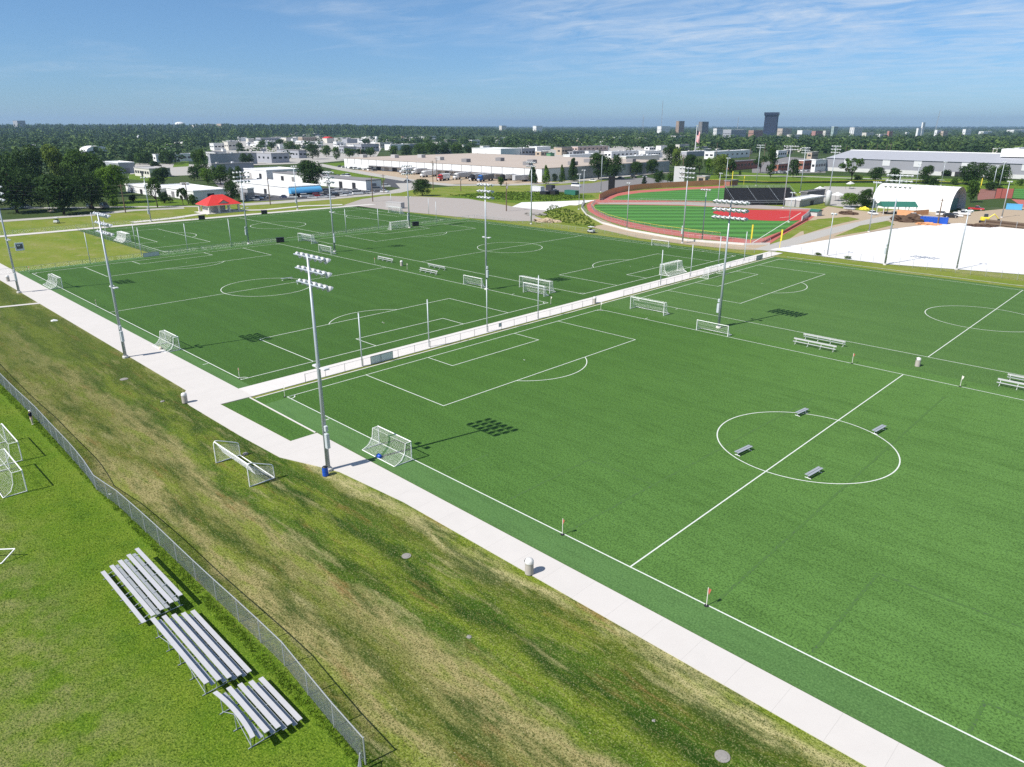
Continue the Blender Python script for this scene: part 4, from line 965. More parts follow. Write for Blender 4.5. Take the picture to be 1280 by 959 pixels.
# scattered roofs of the far industrial belt
rb = random.Random(11); spots = []
for k in range(46):
    x = rb.uniform(300, 1010); yb = rb.uniform(173, 190) if x < 480 or 640 < x < 830 else rb.uniform(173, 186)
    if 480 < x < 640 and rb.random() < .6: continue
    if 850 < x < 1010: yb = rb.uniform(188, 196)
    w = rb.uniform(6, 16); spots.append((x, yb, w))
kinds = [('white', WH, 'w'), ('grey', GR, 'm'), ('cream', CR, 'w'), ('tan', TN, 'm'), ('white walled, dark roofed', WH, 'g')]
for k, (x, yb, w) in enumerate(spots):
    nm, wc, rc = kinds[rb.randrange(5)]
    where = 'left of the tan warehouse' if x < 440 else 'above the tan warehouse roof' if x < 735 else 'behind the outfield trees' if x < 850 else 'beyond the grandstand'
    bld('small %s flat building %s' % (nm, where), x-w*.4, x-w*.1, x+w*.6, yb, yb-rb.uniform(2.6, 4.4), wc, rc, rb.choice(['', 'u', 'w']), group='small %s buildings %s' % (nm, where))

for k in range(44):
    if k < 26: x, yb, where = rb.uniform(285, 485), rb.uniform(168.5, 186), 'in the roof belt left of the tan warehouse'
    elif k < 34: x, yb, where = rb.uniform(640, 835), rb.uniform(186, 197), 'in the roof belt behind the tan warehouse'
    elif k < 39: x, yb, where = rb.uniform(160, 285), rb.uniform(178, 200), 'in the roof belt left of the tall narrow tree'
    else: x, yb, where = rb.uniform(495, 640), rb.uniform(172, 184), 'in the woods above the tan roof'
    nm, wc, rc = kinds[rb.choice([0, 0, 0, 1, 2, 4])]; w = rb.uniform(12, 27)
    bld('long %s shed %s' % (nm, where), x-w*.55, x-w*.1, x+w*.45, yb, yb-rb.uniform(2.2, 3.6)*(.6+(yb-165)*.03), wc, rc, rb.choice(['', 'u', 'u', 'w']), group='long %s sheds %s' % (nm, where))
# long tan roofed warehouse with its loading yard
K = at(677, 227.5); Lx = solve_ext(K, 0, -1, 431); Ly = solve_ext(K, 1, 1, 836)
hW = hgt(K, 211.0); t = thing('warehouse', 'huge warehouse with a tan flat roof and white dock wall behind the trucks', 'warehouse', (K.x, K.y, -.1)); print('warehouse', Lx, Ly, hW)
Lx, Ly = min(Lx, 300), min(Ly, 260)
MB().box((-Lx/2, Ly/2, hW/2), (Lx, Ly, hW)).build('wall', wallmat(WH), t)
MB().box((.06, Ly/2+9, hW*.5-.2), (.2, Ly-18, hW-.5)).build('side_cladding', wallmat((.30,.33,.32)), t)
r = MB(); r.box((-Lx/2, Ly/2, hW+.15), (Lx+.6, Ly+.6, .3)); ro = r.build('roof', 'tan_roof', t)
m = MB()
for k in range(22): m.box((-Lx*(k+.5)/22, -.12, hW*.72), (.5, .2, hW*.5))
m.build('pilasters', 'mid_roof', t)
MB().box((-Lx*.42, -2.0, hW*.44), (Lx*.80, 4.0, .35)).build('dock_canopy', 'grey_roof', t)
for k in range(18):
    q = -Lx*(.03+.80*k/17); MB().box((q, -.10, hW*.19), (5.6, .3, hW*.38)).build('dock_door', 'dock_dark' if k % 3 else 'mid_roof', t)
for fx, fy in ((.97,.10),(.86,.2),(.80,.32),(.60,.20),(.42,.14),(.40,.35),(.22,.3),(.14,.14),(.12,.55),(.05,.30),(.03,.72)):
    MB().cbox((-Lx*fx, Ly*fy, hW+.3), (5.5,4.2,2.4), .15).build('air_unit', 'mid_roof' if fx > .5 else 'grey_roof', ro)
# grey warehouse on the right
c = at(1031, 213.5); c2 = at(1290, 224.5); L = (c2-c).length; an = math.atan2(c2.y-c.y, c2.x-c.x); t = thing('warehouse', 'long grey metal warehouse with square white vents at the right', 'warehouse', c, an); h = hgt(c, 197.5); print('grey wh', L, h)
L += 60
D_ = 90
MB().box((L/2, D_/2, h/2), (L, D_, h)).build('wall', wallmat((.27,.275,.30)), t); MB().box((L/2, -.05, h*.14), (L-.3, .2, h*.28)).build('base_band', wallmat((.55,.55,.53)), t)
rv = [(-.5,-.6,h),(L+.5,-.6,h),(L+.5,D_/2,h+4.5),(-.5,D_/2,h+4.5),(L+.5,D_+.6,h),(-.5,D_+.6,h)]
r = MB(); r.add(rv, [(0,1,2,3),(3,2,4,5),(0,3,5),(1,4,2),(0,5,4,1)]); ro = r.build('roof', wallmat((.36,.37,.40)), t)
MB().box((L/2, D_/2, h+4.7), (L, 2.4, .5)).build('ridge_vent', 'white_roof', ro)
for f in (.10,.27,.40,.585,.80): MB().box((L*f*.83, -.12, h*.78), (5.0,.2,4.2)).build('vent', 'lamp_white', t)
for f in (.52,.57,.62): MB().box((L*f*.83, -.18, h*.16), (6,.2,h*.32)).build('door', 'dock_dark', t)
MB().cbox((L*.62, D_*.36, h+3.2), (L*.13, 16, 5.0), .2).build('roof_house', 'white_roof', ro)

# red roofed pavilion
c = at(277, 266.0); t = thing('pavilion', 'open pavilion with a bright red hipped roof and white columns', 'pavilion', (c.x-4, c.y+1.0, 0)); hx, hy, ez, top = 5.6, 7.0, 3.1, 6.6
r = MB(); r.add([(-hx,-hy,ez),(hx,-hy,ez),(hx,hy,ez),(-hx,hy,ez),(0,-2.2,top),(0,2.2,top)], [(0,1,4),(1,2,5,4),(2,3,5),(3,0,4,5),(3,2,1,0)]); ro = r.build('roof', 'red_roof', t)
g = MB(); g.add([(hx*.86,-2.6,ez+.35),(hx*.86,2.6,ez+.35),(hx*.86,0,ez+1.9),(hx*.30,0,ez+1.9),(hx*.62,-2.9,ez+1.0),(hx*.62,2.9,ez+1.0)], [(0,1,2),(0,2,3),(1,3,2),(0,3,4),(1,5,3)]); g.build('gable', 'red_roof', ro)
MB().add([(hx*.87,-1.9,ez+.5),(hx*.87,1.9,ez+.5),(hx*.87,0,ez+1.6)], [(0,1,2)]).build('gable_vent', 'mid_roof', ro)
m = MB(); m.box((0,0,ez-.12), (hx*2-.4,hy*2-.4,.22)); m.build('fascia', 'white_metal', t)
for a in (-1, 1):
    for b in (-1, -.35, .35, 1): MB().box((a*(hx-1.0), b*(hy-1.1), ez/2), (.65,.65,ez)).build('column', wallmat((.62,.58,.54)), t)
MB().box((-1.2,-1.6,1.3), (5.5,7.0,2.6)).build('inner_room', wallmat((.5,.48,.46)), t)
MB().box((0,0,.06), (hx*2+1,hy*2+1,.12)).build('floor_slab', 'path_concrete', t)

# blue awning on the white shop
t, h, X, Y = bld('white shop with a rounded blue awning behind the parked cars', 292,362,401,246.5,234.5,WH,'w','')
aw = MB(); N = 6; vs = []
for k in range(N+1):
    a = math.pi/2*k/N; vs += [(X+.1+2.6*math.sin(a), -Y-.3, h-2.6+2.5*math.cos(a)), (X+.1+2.6*math.sin(a), Y*.95, h-2.6+2.5*math.cos(a))]
aw.add(vs+[(X+.1,-Y-.3,h-2.6),(X+.1,Y*.95,h-2.6)], [(2*k,2*k+1,2*k+3,2*k+2) for k in range(N)]+[tuple(range(0,2*N+2,2))+(2*N+2,), tuple(range(1,2*N+2,2))+(2*N+3,)])
aw.build('awning', 'blue_roof', t); MB().box((X+.06,0,(h-2.8)/2), (.16,Y*1.8,h-3)).build('shop_window', 'window_dark', t)
MB().box((X*.2,-Y-.05,1.3), (2.6,.14,2.6)).build('door', 'dock_dark', t)

# fabric dome, green roofed shelter, stand, tank
x1, y0, y1_, dz = 1.5, 284.0, 306.0, 9.3; xl = -solve_ext(Vector((1.5,284,0)), 0, -1, 1088); t = thing('fabric_dome', 'white fabric half barrel building with an open grey end', 'dome building', (x1, (y0+y1_)/2, -.05)); N = 24; vs = []; w2 = (y1_-y0)/2
for k in range(N+1):
    a = math.pi*k/N; yy, zz = -math.cos(a)*w2, (math.sin(a)**.85)*dz; vs += [(0,yy,zz),(xl,yy,zz)]
m = MB(); m.add(vs, [(2*k,2*k+1,2*k+3,2*k+2) for k in range(N)]); m.build('fabric_cover', 'dome_fabric', t, smooth=True)
m = MB(); m.add([(-2.5, v[1]*.985, v[2]*.985) for v in vs[::2]], [tuple(range(N+1))]); m.build('end_wall', wallmat((.34,.34,.36)), t)
m = MB(); m.add([(xl+.3, v[1]*.985, v[2]*.985) for v in vs[::2]], [tuple(range(N+1))]); m.build('rear_wall', wallmat((.34,.34,.36)), t)
MB().box((-2.3, 3, 2.2), (.3, 9, 4.4)).build('doorway', wallmat((.10,.20,.19)), t)
for k in range(1, 9): MB().tube([(xl*k/9, -math.cos(math.pi*j/N)*(w2+.03), (math.sin(math.pi*j/N)**.85)*(dz+.03)) for j in range(N+1)], .09, 4).build('rib', 'dome_fabric', t)
g = at(1113, 269); t = thing('shelter', 'dark green roofed open shelter left of the fabric dome', 'shelter', (g.x, g.y+6, 0), R(40)); 
r = MB(); r.add([(-6.5,-3.5,2.9),(6.5,-3.5,2.9),(6.5,0,4.7),(-6.5,0,4.7),(6.5,3.5,2.9),(-6.5,3.5,2.9)], [(0,1,2,3),(3,2,4,5),(0,3,5),(1,4,2),(5,4,1,0)]); r.build('roof', 'green_roof', t)
for a in (-6, -2, 2, 6):
    for b in (-3.1, 3.1): MB().tube([(a,b,0),(a,b,2.9)], .14, 6).build('column', 'lamp_white', t)
for a, b in ((-4,0),(0,1),(4,-.6)): m = MB(); m.box((a,b,.74), (2.2,.8,.06)); m.box((a,b,.37), (1.2,.1,.7)); m.box((a,b-.8,.45), (2.2,.3,.05)); m.box((a,b+.8,.45), (2.2,.3,.05)); m.build('picnic_table', 'wood_pole', t)
# grandstand
a0, a1 = at(919, 257), at(1003, 256.5); ux = (a1-a0).normalized(); an = math.atan2(ux.y, ux.x); L = (a1-a0).length; print('stand', L, xl); t = thing('grandstand', 'dark steel grandstand facing the red infield', 'grandstand', a0, an)
for k in range(14): MB().box((L/2, 1.5+k*1.0, .9+k*.40), (L, .62, .14)).build('seat_row', 'dark_steel', t)
m = MB()
for k in range(14): m.box((L/2, 1.95+k*1.0, .62+k*.40), (L-.1, 1.02, .10)); m.box((L/2, 1.45+k*1.0, .38+k*.40), (L-.1, .06, .40))
m.build('stepped_deck', 'dark_steel', t)
f = MB()
for k in range(9):
    q = L*k/8; f.tube([(q,1,0),(q,1,.7),(q,15,5.9),(q,15,0)], .12, 5); f.tube([(q,15,5.8),(q,15,7.2)], .06, 4); f.tube([(q,.6,0),(q,.6,2.0)], .05, 4)
f.build('frame', 'dark_steel', t)
MB().box((L/2,15.1,3.3), (L,.08,5.6)).build('rear_screen', 'dark_steel', t)
m = MB()
for z in (6.4, 6.8, 7.2): m.tube([(0,15.1,z),(L,15.1,z)], .05, 4)
m.tube([(0,.6,2.0),(L,.6,2.0)], .05, 4); m.tube([(0,.6,1.2),(L,.6,1.2)], .05, 4)
for q in (0, L*.33, L*.66, L): m.tube([(q,1,1.8),(q,15,7.0)], .05, 4)
m.build('railing', 'galvanised_steel', t)
bld('small building with a bright white roof beside the grandstand', 981,999,1029,259,250.5,(.36,.35,.34),'w','d')
bld('black clad block joining the end of the grandstand', 1004,1008,1030,250,240.5,DK,'g','')
bld('tiny green roofed hut beside the white wall by the infield', 1015,1021,1027,270.5,264.5,(.5,.5,.48),'n','G')
g = at(1034, 257); t = thing('tank', 'white upright tank behind home plate', 'tank', g); h = hgt(g, 238)
MB().lathe([(1.05,0),(1.05,h-.8),(.8,h-.2),(.2,h)], 16).build('shell', 'lamp_white', t, smooth=True)
m = MB(); [m.tube([(1.1,-.3+.6*k,0),(1.1,-.3+.6*k,h-.7)], .05, 4) for k in (0, 1)]; m.build('ladder', 'fence_steel', t)
for k, (x, y, w, l) in enumerate(((1024,243,9,'white shade canopy above the tank, left one'),(1046,251,11,'white shade canopy right of the tank'),(1062,236,6,'pale canopy behind the tank near the far trees'))):
    g = at(x, y); t = thing('shade_canopy', l, 'canopy', g); W = w*mpp(g)/2
    r = MB(); r.add([(-W,-3,2.6),(W,-3,2.6),(W,3,2.6),(-W,3,2.6),(0,0,3.9)], [(0,1,4),(1,2,4),(2,3,4),(3,0,4),(3,2,1,0)]); r.build('cover', 'white_cloth', t)
    for a in (-W*.9, W*.9):
        for b in (-2.7, 2.7): MB().tube([(a,b,0),(a,b,2.6)], .06, 5).build('leg', 'dark_steel', t)
# outfield fences, foul poles, screens
def board_fence(pts, h, mat, label, name='board_fence', th=.25, cap=None):
    P = [Vector(p) for p in pts]; t = thing(name, label, 'fence', P[0]); m = MB(); o = P[0]
    for a, b in zip(P[:-1], P[1:]):
        u = (b-a).normalized(); nn = Vector((-u.y, u.x, 0))*th/2; a, b = a-o, b-o
        m.add([a-nn, b-nn, b+nn, a+nn]+[q+Vector((0,0,h)) for q in (a-nn, b-nn, b+nn, a+nn)], [(3,2,1,0),(4,5,6,7),(0,1,5,4),(1,2,6,5),(2,3,7,6),(3,0,4,7)])
    m.build('boards', mat, t)
    q = MB(); q.tube([p-o+Vector((0,0,h+.03)) for p in P], .07, 5); q.build('cap_rail', cap or ('wood_pole' if mat == 'orange_board' else mat), t)
    return t
wp = lambda L: [at(*p) for p in L]
board_fence(wp(((749,250.5),(757,246),(768,242),(782,239),(800,236.8),(825,235),(850,233.6),(880,232),(906,230.8))), 2.7, 'orange_board', 'curved orange brown outfield wall of the second ballpark')
f2 = [ (q.x, q.y) for q in wp(((744,253.5),(739,259),(744,266),(760,273.5),(785,280.5),(820,287),(860,292.5),(900,297)))]
chain_fence('curved chain link outfield fence with a bright yellow top rail', f2, 1.5, 3, .28, .006, 'fence_steel', rail=.04)
T = [o for o in COL.objects if o.name.startswith('top_rail')][-1]; T.data.materials[0] = MATS['yellow_paint']; 
for v in T.data.vertices: v.co.z += .03
f3 = [(q.x, q.y) for q in wp(((731,254),(726.5,261),(733,269.5),(752,279.5),(786,288.5),(830,296.5),(860,301.5),(930,306.5),(962,306)))]
board_fence([(x, y, 0) for x, y in f3], .5, 'path_concrete', 'pale low wall outside the red outfield track', 'low_wall')
chain_fence('chain link fence on the pale low wall outside the red track', f3, 1.9, 3, .3, .005, 'fence_steel')
chain_fence('chain link fence between the two ballpark outfields', [(q.x, q.y) for q in wp(((745,253),(800,252.5),(850,254),(915,256)))], 1.5, 3, .3, .006, 'fence_steel')
board_fence(wp(((951,305.5),(985,288),(1010,274))), .6, 'warning_track', 'dark red padded wall along the foul line of the near ballpark', 'padded_wall')
board_fence(wp(((1002,277),(1012,269),(1022,270))), 1.8, 'lamp_white', 'short white wall beside the green roofed hut', 'low_wall')
board_fence(wp(((1121,268.5),(1141,270),(1160,268.5))), 1.9, 'orange_board', 'brown wooden fence in front of the fabric dome')
board_fence(wp(((885,227),(960,229.5),(1090,228.5),(1170,229.5),(1222,231.5))), 1.2, 'leaf_blue', 'distant green fence with a yellow cap beyond the grandstand', 'outfield_fence', .15, 'yellow_paint')
def foul_pole(b, yt, y2, label):
    g = at(*b); h = hgt(g, yt); z2 = hgt(g, y2); t = thing('foul_pole', label, 'foul pole', g); MB().tube([(0,0,0),(0,0,h)], .08, 8).build('pole', 'yellow_paint', t); MB().box((.16,.16,(h+z2)/2), (.26,.26,h-z2)).build('screen', 'yellow_paint', t)
foul_pole((938,304), 281, 299, 'yellow foul pole at the corner of the near outfield by the path end')
foul_pole((974.5,310), 287, 301, 'yellow foul pole behind the foul line, by the dirt road')
foul_pole((914,234), 214, 224, 'yellow foul pole beside the brick red shed'); foul_pole((929.5,231), 220, 223, 'thin distant yellow foul pole right of the brick red shed'); foul_pole((1224,241), 223, 232, 'orange yellow foul pole right of the fabric dome')
g = at(848, 232.5); t = thing('batter_screen', 'tall plain white screen with a round grey emblem behind the outfield wall', 'screen', g, R(45)); W = 13*mpp(g)/2; h = hgt(g, 208)
MB().box((0,0,h/2), (2*W,.5,h)).build('board', 'white_roof', t); e = MB(); e.lathe([(W*.32,0),(W*.32,.06)], 20); rot_mesh(e, Matrix.Translation((W*.55,-.26,h*.62)) @ Matrix.Rotation(R(90), 4, 'X')); e.build('emblem', 'mid_roof', t)
for q in (-W*.8, W*.8): MB().tube([(q,.5,0),(q,.5,h-.3)], .15, 6).build('post', 'fence_steel', t)
g = at(764, 241); t = thing('ballpark_scoreboard', 'black scoreboard seen from behind left of the outfield wall', 'scoreboard', g, R(50)); W = 8*mpp(g)/2; h = hgt(g, 220.5)
MB().box((0,0,h*.58), (2*W,.6,h*.84)).build('cabinet', 'black_plastic', t)
for q in (-W*.6, W*.6): MB().tube([(q,0,0),(q,0,h*.4)], .18, 8).build('post', 'dark_steel', t)
# flag pole
g = at(868.5, 193); h = hgt(g, 157.5); t = thing('flagpole', 'very tall white flagpole flying a drooping striped flag', 'flagpole', g)
MB().tube([(0,0,0),(0,0,h*.5),(0,0,h)], [.75,.6,.4], 10).build('mast', 'lamp_white', t); MB().lathe([(.1,h),(.5,h+.4),(.1,h+.9)], 10).build('finial', 'yellow_paint', t)
fm = NT('flag_stripes'); w = fm.n('ShaderNodeTexWave', bands_direction='Z'); fm.set(w.inputs['Vector'], fm.pos(world=False)); w.inputs['Scale'].default_value = .24; fm.fin(fm.ramp(w.outputs['Fac'], [(.49, (.62,.05,.06)), (.51, (.72,.70,.68))]), .9, .1)
z1 = hgt(g, 163); z0 = hgt(g, 177); vs = []; 
for j in range(7):
    for k in range(6): u = j/6; v = k/5; vs.append((.7+4.6*u*(1-.3*v), 1.1*math.sin(u*5+v*2.5)*u, z1-(z1-z0)*v-(2.2*u)))
MB().add([(a, b, c) for a, b, c in vs], [(j*6+k, (j+1)*6+k, (j+1)*6+k+1, j*6+k+1) for j in range(6) for k in range(5)]).build('cloth', 'flag_stripes', t)
MB().add([(a, b-.12, c) for a, b, c in vs], [(j*6+k, (j+1)*6+k, (j+1)*6+k+1, j*6+k+1) for j in range(3) for k in range(2)]).build('canton', 'navy_cloth', t)

# ------------------------------------------------------------------ vehicles
PAINT = {}
def paint_mat(nm, c):
    if nm not in PAINT:
        t = NT('car_paint_'+nm); f = t.noise(t.pos(world=False), 3, 2); PAINT[nm] = t.fin(t.mix(t.math('MULTIPLY', f, .2), c, sc3(c, .75)), .28, .5); t.b.inputs['Coat Weight'].default_value = .4
    return PAINT[nm]
CC = dict(white=(.74,.74,.73), silver=(.42,.43,.45), grey=(.18,.185,.19), black=(.02,.02,.022), red=(.42,.02,.025), navy=(.025,.04,.10), blue=(.03,.14,.42), tan=(.40,.33,.25))
CM = {}
def car_meshes(kind):
    if kind in CM: return CM[kind]
    L, W, H = dict(car=(4.6,1.8,1.45), suv=(4.8,1.9,1.75), pickup=(5.6,1.95,1.8), van=(5.4,2.0,2.3))[kind]
    hb = H*.56; prof = {'car':[(-.5,.25),(-.5,hb*.9),(-.44,hb),(.18,hb),(.45,hb*.86),(.5,hb*.7),(.5,.25)], 'suv':[(-.5,.28),(-.5,hb),(.22,hb),(.46,hb*.9),(.5,hb*.75),(.5,.28)], 'pickup':[(-.5,.4),(-.5,hb*1.02),(-.08,hb*1.02),(.24,hb*1.02),(.47,hb*.95),(.5,hb*.8),(.5,.4)], 'van':[(-.5,.3),(-.5,hb),(.32,hb),(.47,hb*.86),(.5,hb*.7),(.5,.3)]}[kind]
    b = MB(); n = len(prof)
    for i, s in enumerate((-W/2, -W/2+.08, W/2-.08, W/2)):
        k = .96 if i in (0, 3) else 1.0; b.v += [(p[0]*L*k, s, .25+(p[1]-.25)*k) for p in prof]
    for i in range(3): b.f += [(i*n+j, i*n+(j+1) % n, (i+1)*n+(j+1) % n, (i+1)*n+j) for j in range(n)]
    b.f += [tuple(range(n-1,-1,-1)), tuple(range(3*n, 4*n))]
    x0, x1 = dict(car=(-.40,.20), suv=(-.49,.22), pickup=(-.10,.24), van=(-.49,.34))[kind]; ins = .12
    gl = MB(); rf = MB()
    base = [(x0*L,-W/2+.1,hb),(x1*L,-W/2+.1,hb),(x1*L,W/2-.1,hb),(x0*L,W/2-.1,hb)]; sl = .62 if kind != 'suv' and kind != 'van' else .3
    topv = [(x0*L+(sl if kind == 'car' else .18),-W/2+.26,H-.08),(x1*L-.62,-W/2+.26,H-.08),(x1*L-.62,W/2-.26,H-.08),(x0*L+(sl if kind == 'car' else .18),W/2-.26,H-.08)]
    gl.add(base+topv, [(0,1,5,4),(1,2,6,5),(2,3,7,6),(3,0,4,7)])
    rf.add([(v[0], v[1], H-.085) for v in topv]+[(v[0]*.98, v[1]*.96, H) for v in topv], [(4,5,6,7),(0,1,5,4),(1,2,6,5),(2,3,7,6),(3,0,4,7),(3,2,1,0)])
    if kind == 'pickup': 
        pass
    wh = MB(); r = .33 if kind == 'car' else .37; wh.lathe([(r*.6,-.11),(r,-.10),(r,.10),(r*.6,.11)], 12); rot_mesh(wh, Matrix.Rotation(R(90), 4, 'X'))
    rim = MB(); rim.lathe([(r*.58,-.125),(r*.58,.125)], 10); rot_mesh(rim, Matrix.Rotation(R(90), 4, 'X'))
    CM[kind] = (b, gl.mesh('windows', 'window_dark'), rf, wh.mesh('wheel', 'tyre'), rim.mesh('rim', 'aluminium'), L, W, r, {})
    return CM[kind]
def vehicle(p, rz, col, kind, label, group='parked cars'):
    b, gl, rf, wh, rim, L, W, r, cache = car_meshes(kind)
    if col not in cache: cache[col] = (b.mesh('body', paint_mat(col, CC[col])), rf.mesh('roof', paint_mat(col, CC[col])))
    t = thing('parked_'+{'car':'car','suv':'car','pickup':'pickup','van':'van'}[kind], label, {'pickup':'pickup truck','van':'van'}.get(kind, 'car'), (p.x, p.y, .02), rz, group)
    inst('body', cache[col][0], t); inst('windows', gl, t); inst('roof', cache[col][1], t)
    for sx in (-.31, .31):
        for sy in (-1, 1): w = inst('wheel', wh, t, (sx*L, sy*(W/2-.12), r)); inst('rim', rim, w)
ords = 'first second third fourth fifth sixth seventh eighth ninth tenth eleventh twelfth thirteenth fourteenth'.split()
def row(items, where, base_rz, jit=.15):
    cnt = {}
    for x, y, col, kind in items:
        n = cnt.get((col, kind), 0); cnt[(col, kind)] = n+1; tot = sum(1 for q in items if q[2] == col and q[3] == kind)
        nm = {'car':'car','suv':'tall car','pickup':'pickup','van':'van'}[kind]
        lab = ('%s %s' % (col, nm) if tot == 1 else '%s %s %s from the left' % (ords[n], col, nm))+' '+where
        vehicle(at(x, y), base_rz+rnd.uniform(-jit, jit), col, kind, lab)
row([(356,247.5,'navy','car'),(366,247.5,'white','car'),(382,246.5,'white','suv'),(391,248,'silver','car'),(397,246,'red','suv'),(404,247.6,'silver','car'),(413,247,'silver','car'),(421,245.6,'black','suv'),(428,245.4,'white','car'),(434,245,'silver','suv'),(441,243.5,'silver','car'),(447,243.4,'white','van'),(455,242.6,'grey','car'),(462,242,'white','car')], 'in the front row by the blue awning', R(60), .3)
row([(409,241.6,'grey','car'),(416,241,'white','car'),(423,240.6,'white','suv'),(430,240,'white','car'),(438,239.8,'silver','car'),(446,239.2,'black','car'),(472,238.6,'grey','van')], 'in the second row before the long white shop', R(70), .3)
row([(318,251,'silver','car'),(323,249.5,'silver','suv'),(330,248,'black','car'),(335,246.6,'grey','car'),(326,226,'navy','suv'),(329,231.5,'white','van'),(336,231,'tan','van')], 'on the dark lot left of the blue awning shop', R(50), .3)
row([(425,209,'grey','car'),(430,209.8,'white','car'),(435,210.2,'silver','car'),(440,210.8,'black','car'),(445,211.4,'white','suv'),(450,212,'silver','car'),(457,212.8,'white','car'),(463,213.4,'white','van'),(468,214,'grey','suv')], 'along the left end of the tan warehouse', R(90))
row([(406,220.5,'white','van'),(410,221.4,'white','suv'),(414,222.2,'white','car'),(418,223,'white','car'),(423,221.4,'silver','car'),(429,221,'white','pickup'),(435,221.6,'white','van')], 'behind the long white shop', R(0))
row([(720,233.6,'white','van'),(741,226.6,'white','car'),(792,222.6,'black','suv'),(776,223.6,'grey','car'),(806,221.8,'silver','car'),(693,240.8,'white','pickup')], 'on the car park behind the scoreboard', R(10), .8)
row([(965,217,'white','car'),(970,216.6,'silver','car'),(975,216.2,'white','suv'),(980,216.8,'grey','car'),(986,215.8,'white','car'),(996,214.6,'white','suv'),(1003,214.2,'white','car'),(1009,214.4,'silver','car'),(1017,214.6,'black','car'),(1024,215.4,'grey','car')], 'on the lot left of the grey warehouse', R(90))
row([(1178,269.5,'white','suv'),(1187.5,272.2,'black','suv'),(1195,271,'white','car'),(1202,269,'white','pickup'),(1206,266.4,'white','car'),(1220,263,'red','pickup'),(1143,271,'white','car')], 'beside the open end of the fabric dome', R(20), .3)
row([(18,259.5,'white','van'),(32,260.2,'white','car'),(113,260.5,'black','suv'),(131,260.2,'grey','van'),(1266,198.5,'white','van'),(1006,247,'silver','car'),(1062,262,'silver','car'),(1091,268.2,'white','car')], 'parked alone near trees or stands', R(-20), .5)
row([(481,240.5,'white','car'),(510,227.5,'black','car'),(483,234,'white','suv'),(660,213.6,'black','car')], 'by the street corner before the truck yard', R(40), .5)
def truck(x, y, rz, cab, label, trailer='white', tl=13.0, kind='semi'):
    g = at(x, y); t = thing('semi_truck' if kind == 'semi' else 'trailer', label, 'truck' if kind == 'semi' else 'trailer', g, rz, 'trucks and trailers in the yard')
    wh = car_meshes('car')[3]
    if kind == 'semi':
        m = MB(); m.cbox((1.3,0,.9), (2.4,2.4,2.6), .15); m.cbox((3.2,0,.8), (1.8,2.0,1.35), .2); m.cbox((.9,0,3.4), (1.5,2.2,.6), .2); m.build('cab', paint_mat(cab, CC[cab]), t)
        MB().box((2.52,0,2.75), (.1,2.0,.85)).build('windscreen', 'window_dark', t); MB().box((4.14,0,1.35), (.1,1.4,.9)).build('grille', 'aluminium', t)
        for q in (3.3, -.2, -1.4):
            for s in (-1, 1): inst('wheel', wh, t, (q, s*1.05, .5), 0, (1.5,1.5,1.5))
    if trailer:
        m = MB(); m.cbox((-tl/2+(.0 if kind == 'semi' else 0), 0, 1.15), (tl,2.55,2.9), .08); m.build('trailer_box', paint_mat(trailer, CC[trailer]), t)
        MB().box((-tl/2,0,1.02), (tl-.4,1.0,.25)).build('chassis', 'dark_steel', t)
        for q in (-tl+1.6, -tl+2.8):
            for s in (-1, 1): inst('wheel', wh, t, (q, s*1.05, .5), 0, (1.5,1.5,1.5))
yd = R(-80)
for a in ((506,217,R(-90),'white','white truck at the left end of the dock wall','white',11),(521,218,R(-90),'white','second white truck from the left dock end, grey trailer behind it','silver',11),(531,221.5,R(-75),'white','white tractor pulling a long white trailer in the yard','white',13),(552,226,R(-70),'red','bright red tractor unit in front of the white trailer','white',9),(572,224.4,R(-75),'white','white tractor with a grey tanker like trailer','silver',14),(592,226,R(-75),'black','black tractor unit left of the blue one','silver',11),(602,227,R(-72),'blue','bright blue tractor unit with a grey trailer','grey',14),(630,226,R(-90),'black','dark truck at the right end of the dock row','white',10)):
    truck(a[0], a[1], a[2], a[3], a[4], a[5], a[6])
for x, y, c, l in ((515,216.5,'white','lone white trailer backed to the dock, left'),(563,219.6,'silver','lone grey trailer backed to the dock, middle'),(642,228,'silver','lone grey trailer at the right end of the yard')): truck(x, y, R(-90), 'white', l, c, 12, 'trailer')

# small carts, heaps and containers
def cart(p, rz, label, c='white'):
    t = thing('utility_cart', label, 'cart', p, rz); m = MB(); m.cbox((0,0,.35), (2.6,1.25,.5), .1); m.cbox((.9,0,.8), (.7,1.2,.25), .08); m.build('body', paint_mat(c, CC[c]), t)
    MB().cbox((-.1,0,1.85), (1.9,1.3,.10), .04).build('canopy', 'lamp_white', t); m = MB()
    for a in (-.95, .75):
        for b in (-.58, .58): m.tube([(a,b,.8),(a,b,1.86)], .03, 5)
    m.build('canopy_posts', 'dark_steel', t); MB().cbox((-.3,0,.8), (.6,1.1,.5), .06).build('seat', 'black_plastic', t)
    for a in (-.85, .85):
        for b in (-1, 1): inst('wheel', car_meshes('car')[3], t, (a, b*.6, .26), 0, (.75,.8,.75))
cart(at(71,279), R(-30), 'small white utility cart on the roadside grass at left'); cart(at(739,291), R(-10), 'white and blue cart beside the far fence below the ballpark', 'silver'); cart(at(64,266), R(10), 'pale cart in the shade of the left trees', 'tan') 
def crate(p, d, mat, label, name='black_bin', cat='bin', rz=0.0, group=None):
    t = thing(name, label, cat, p, rz, group); MB().cbox((0,0,.05), d, .06).build('body', mat, t); m = MB(); m.cbox((0,0,d[2]+.06), (d[0]+.1,d[1]+.1,.12), .04); m.build('lid', mat, t)
    for s in (-1, 1): MB().lathe([(.07,0),(.07,.06)], 8, (s*d[0]*.4, -d[1]*.4, 0)).build('caster', 'dark_steel', t)
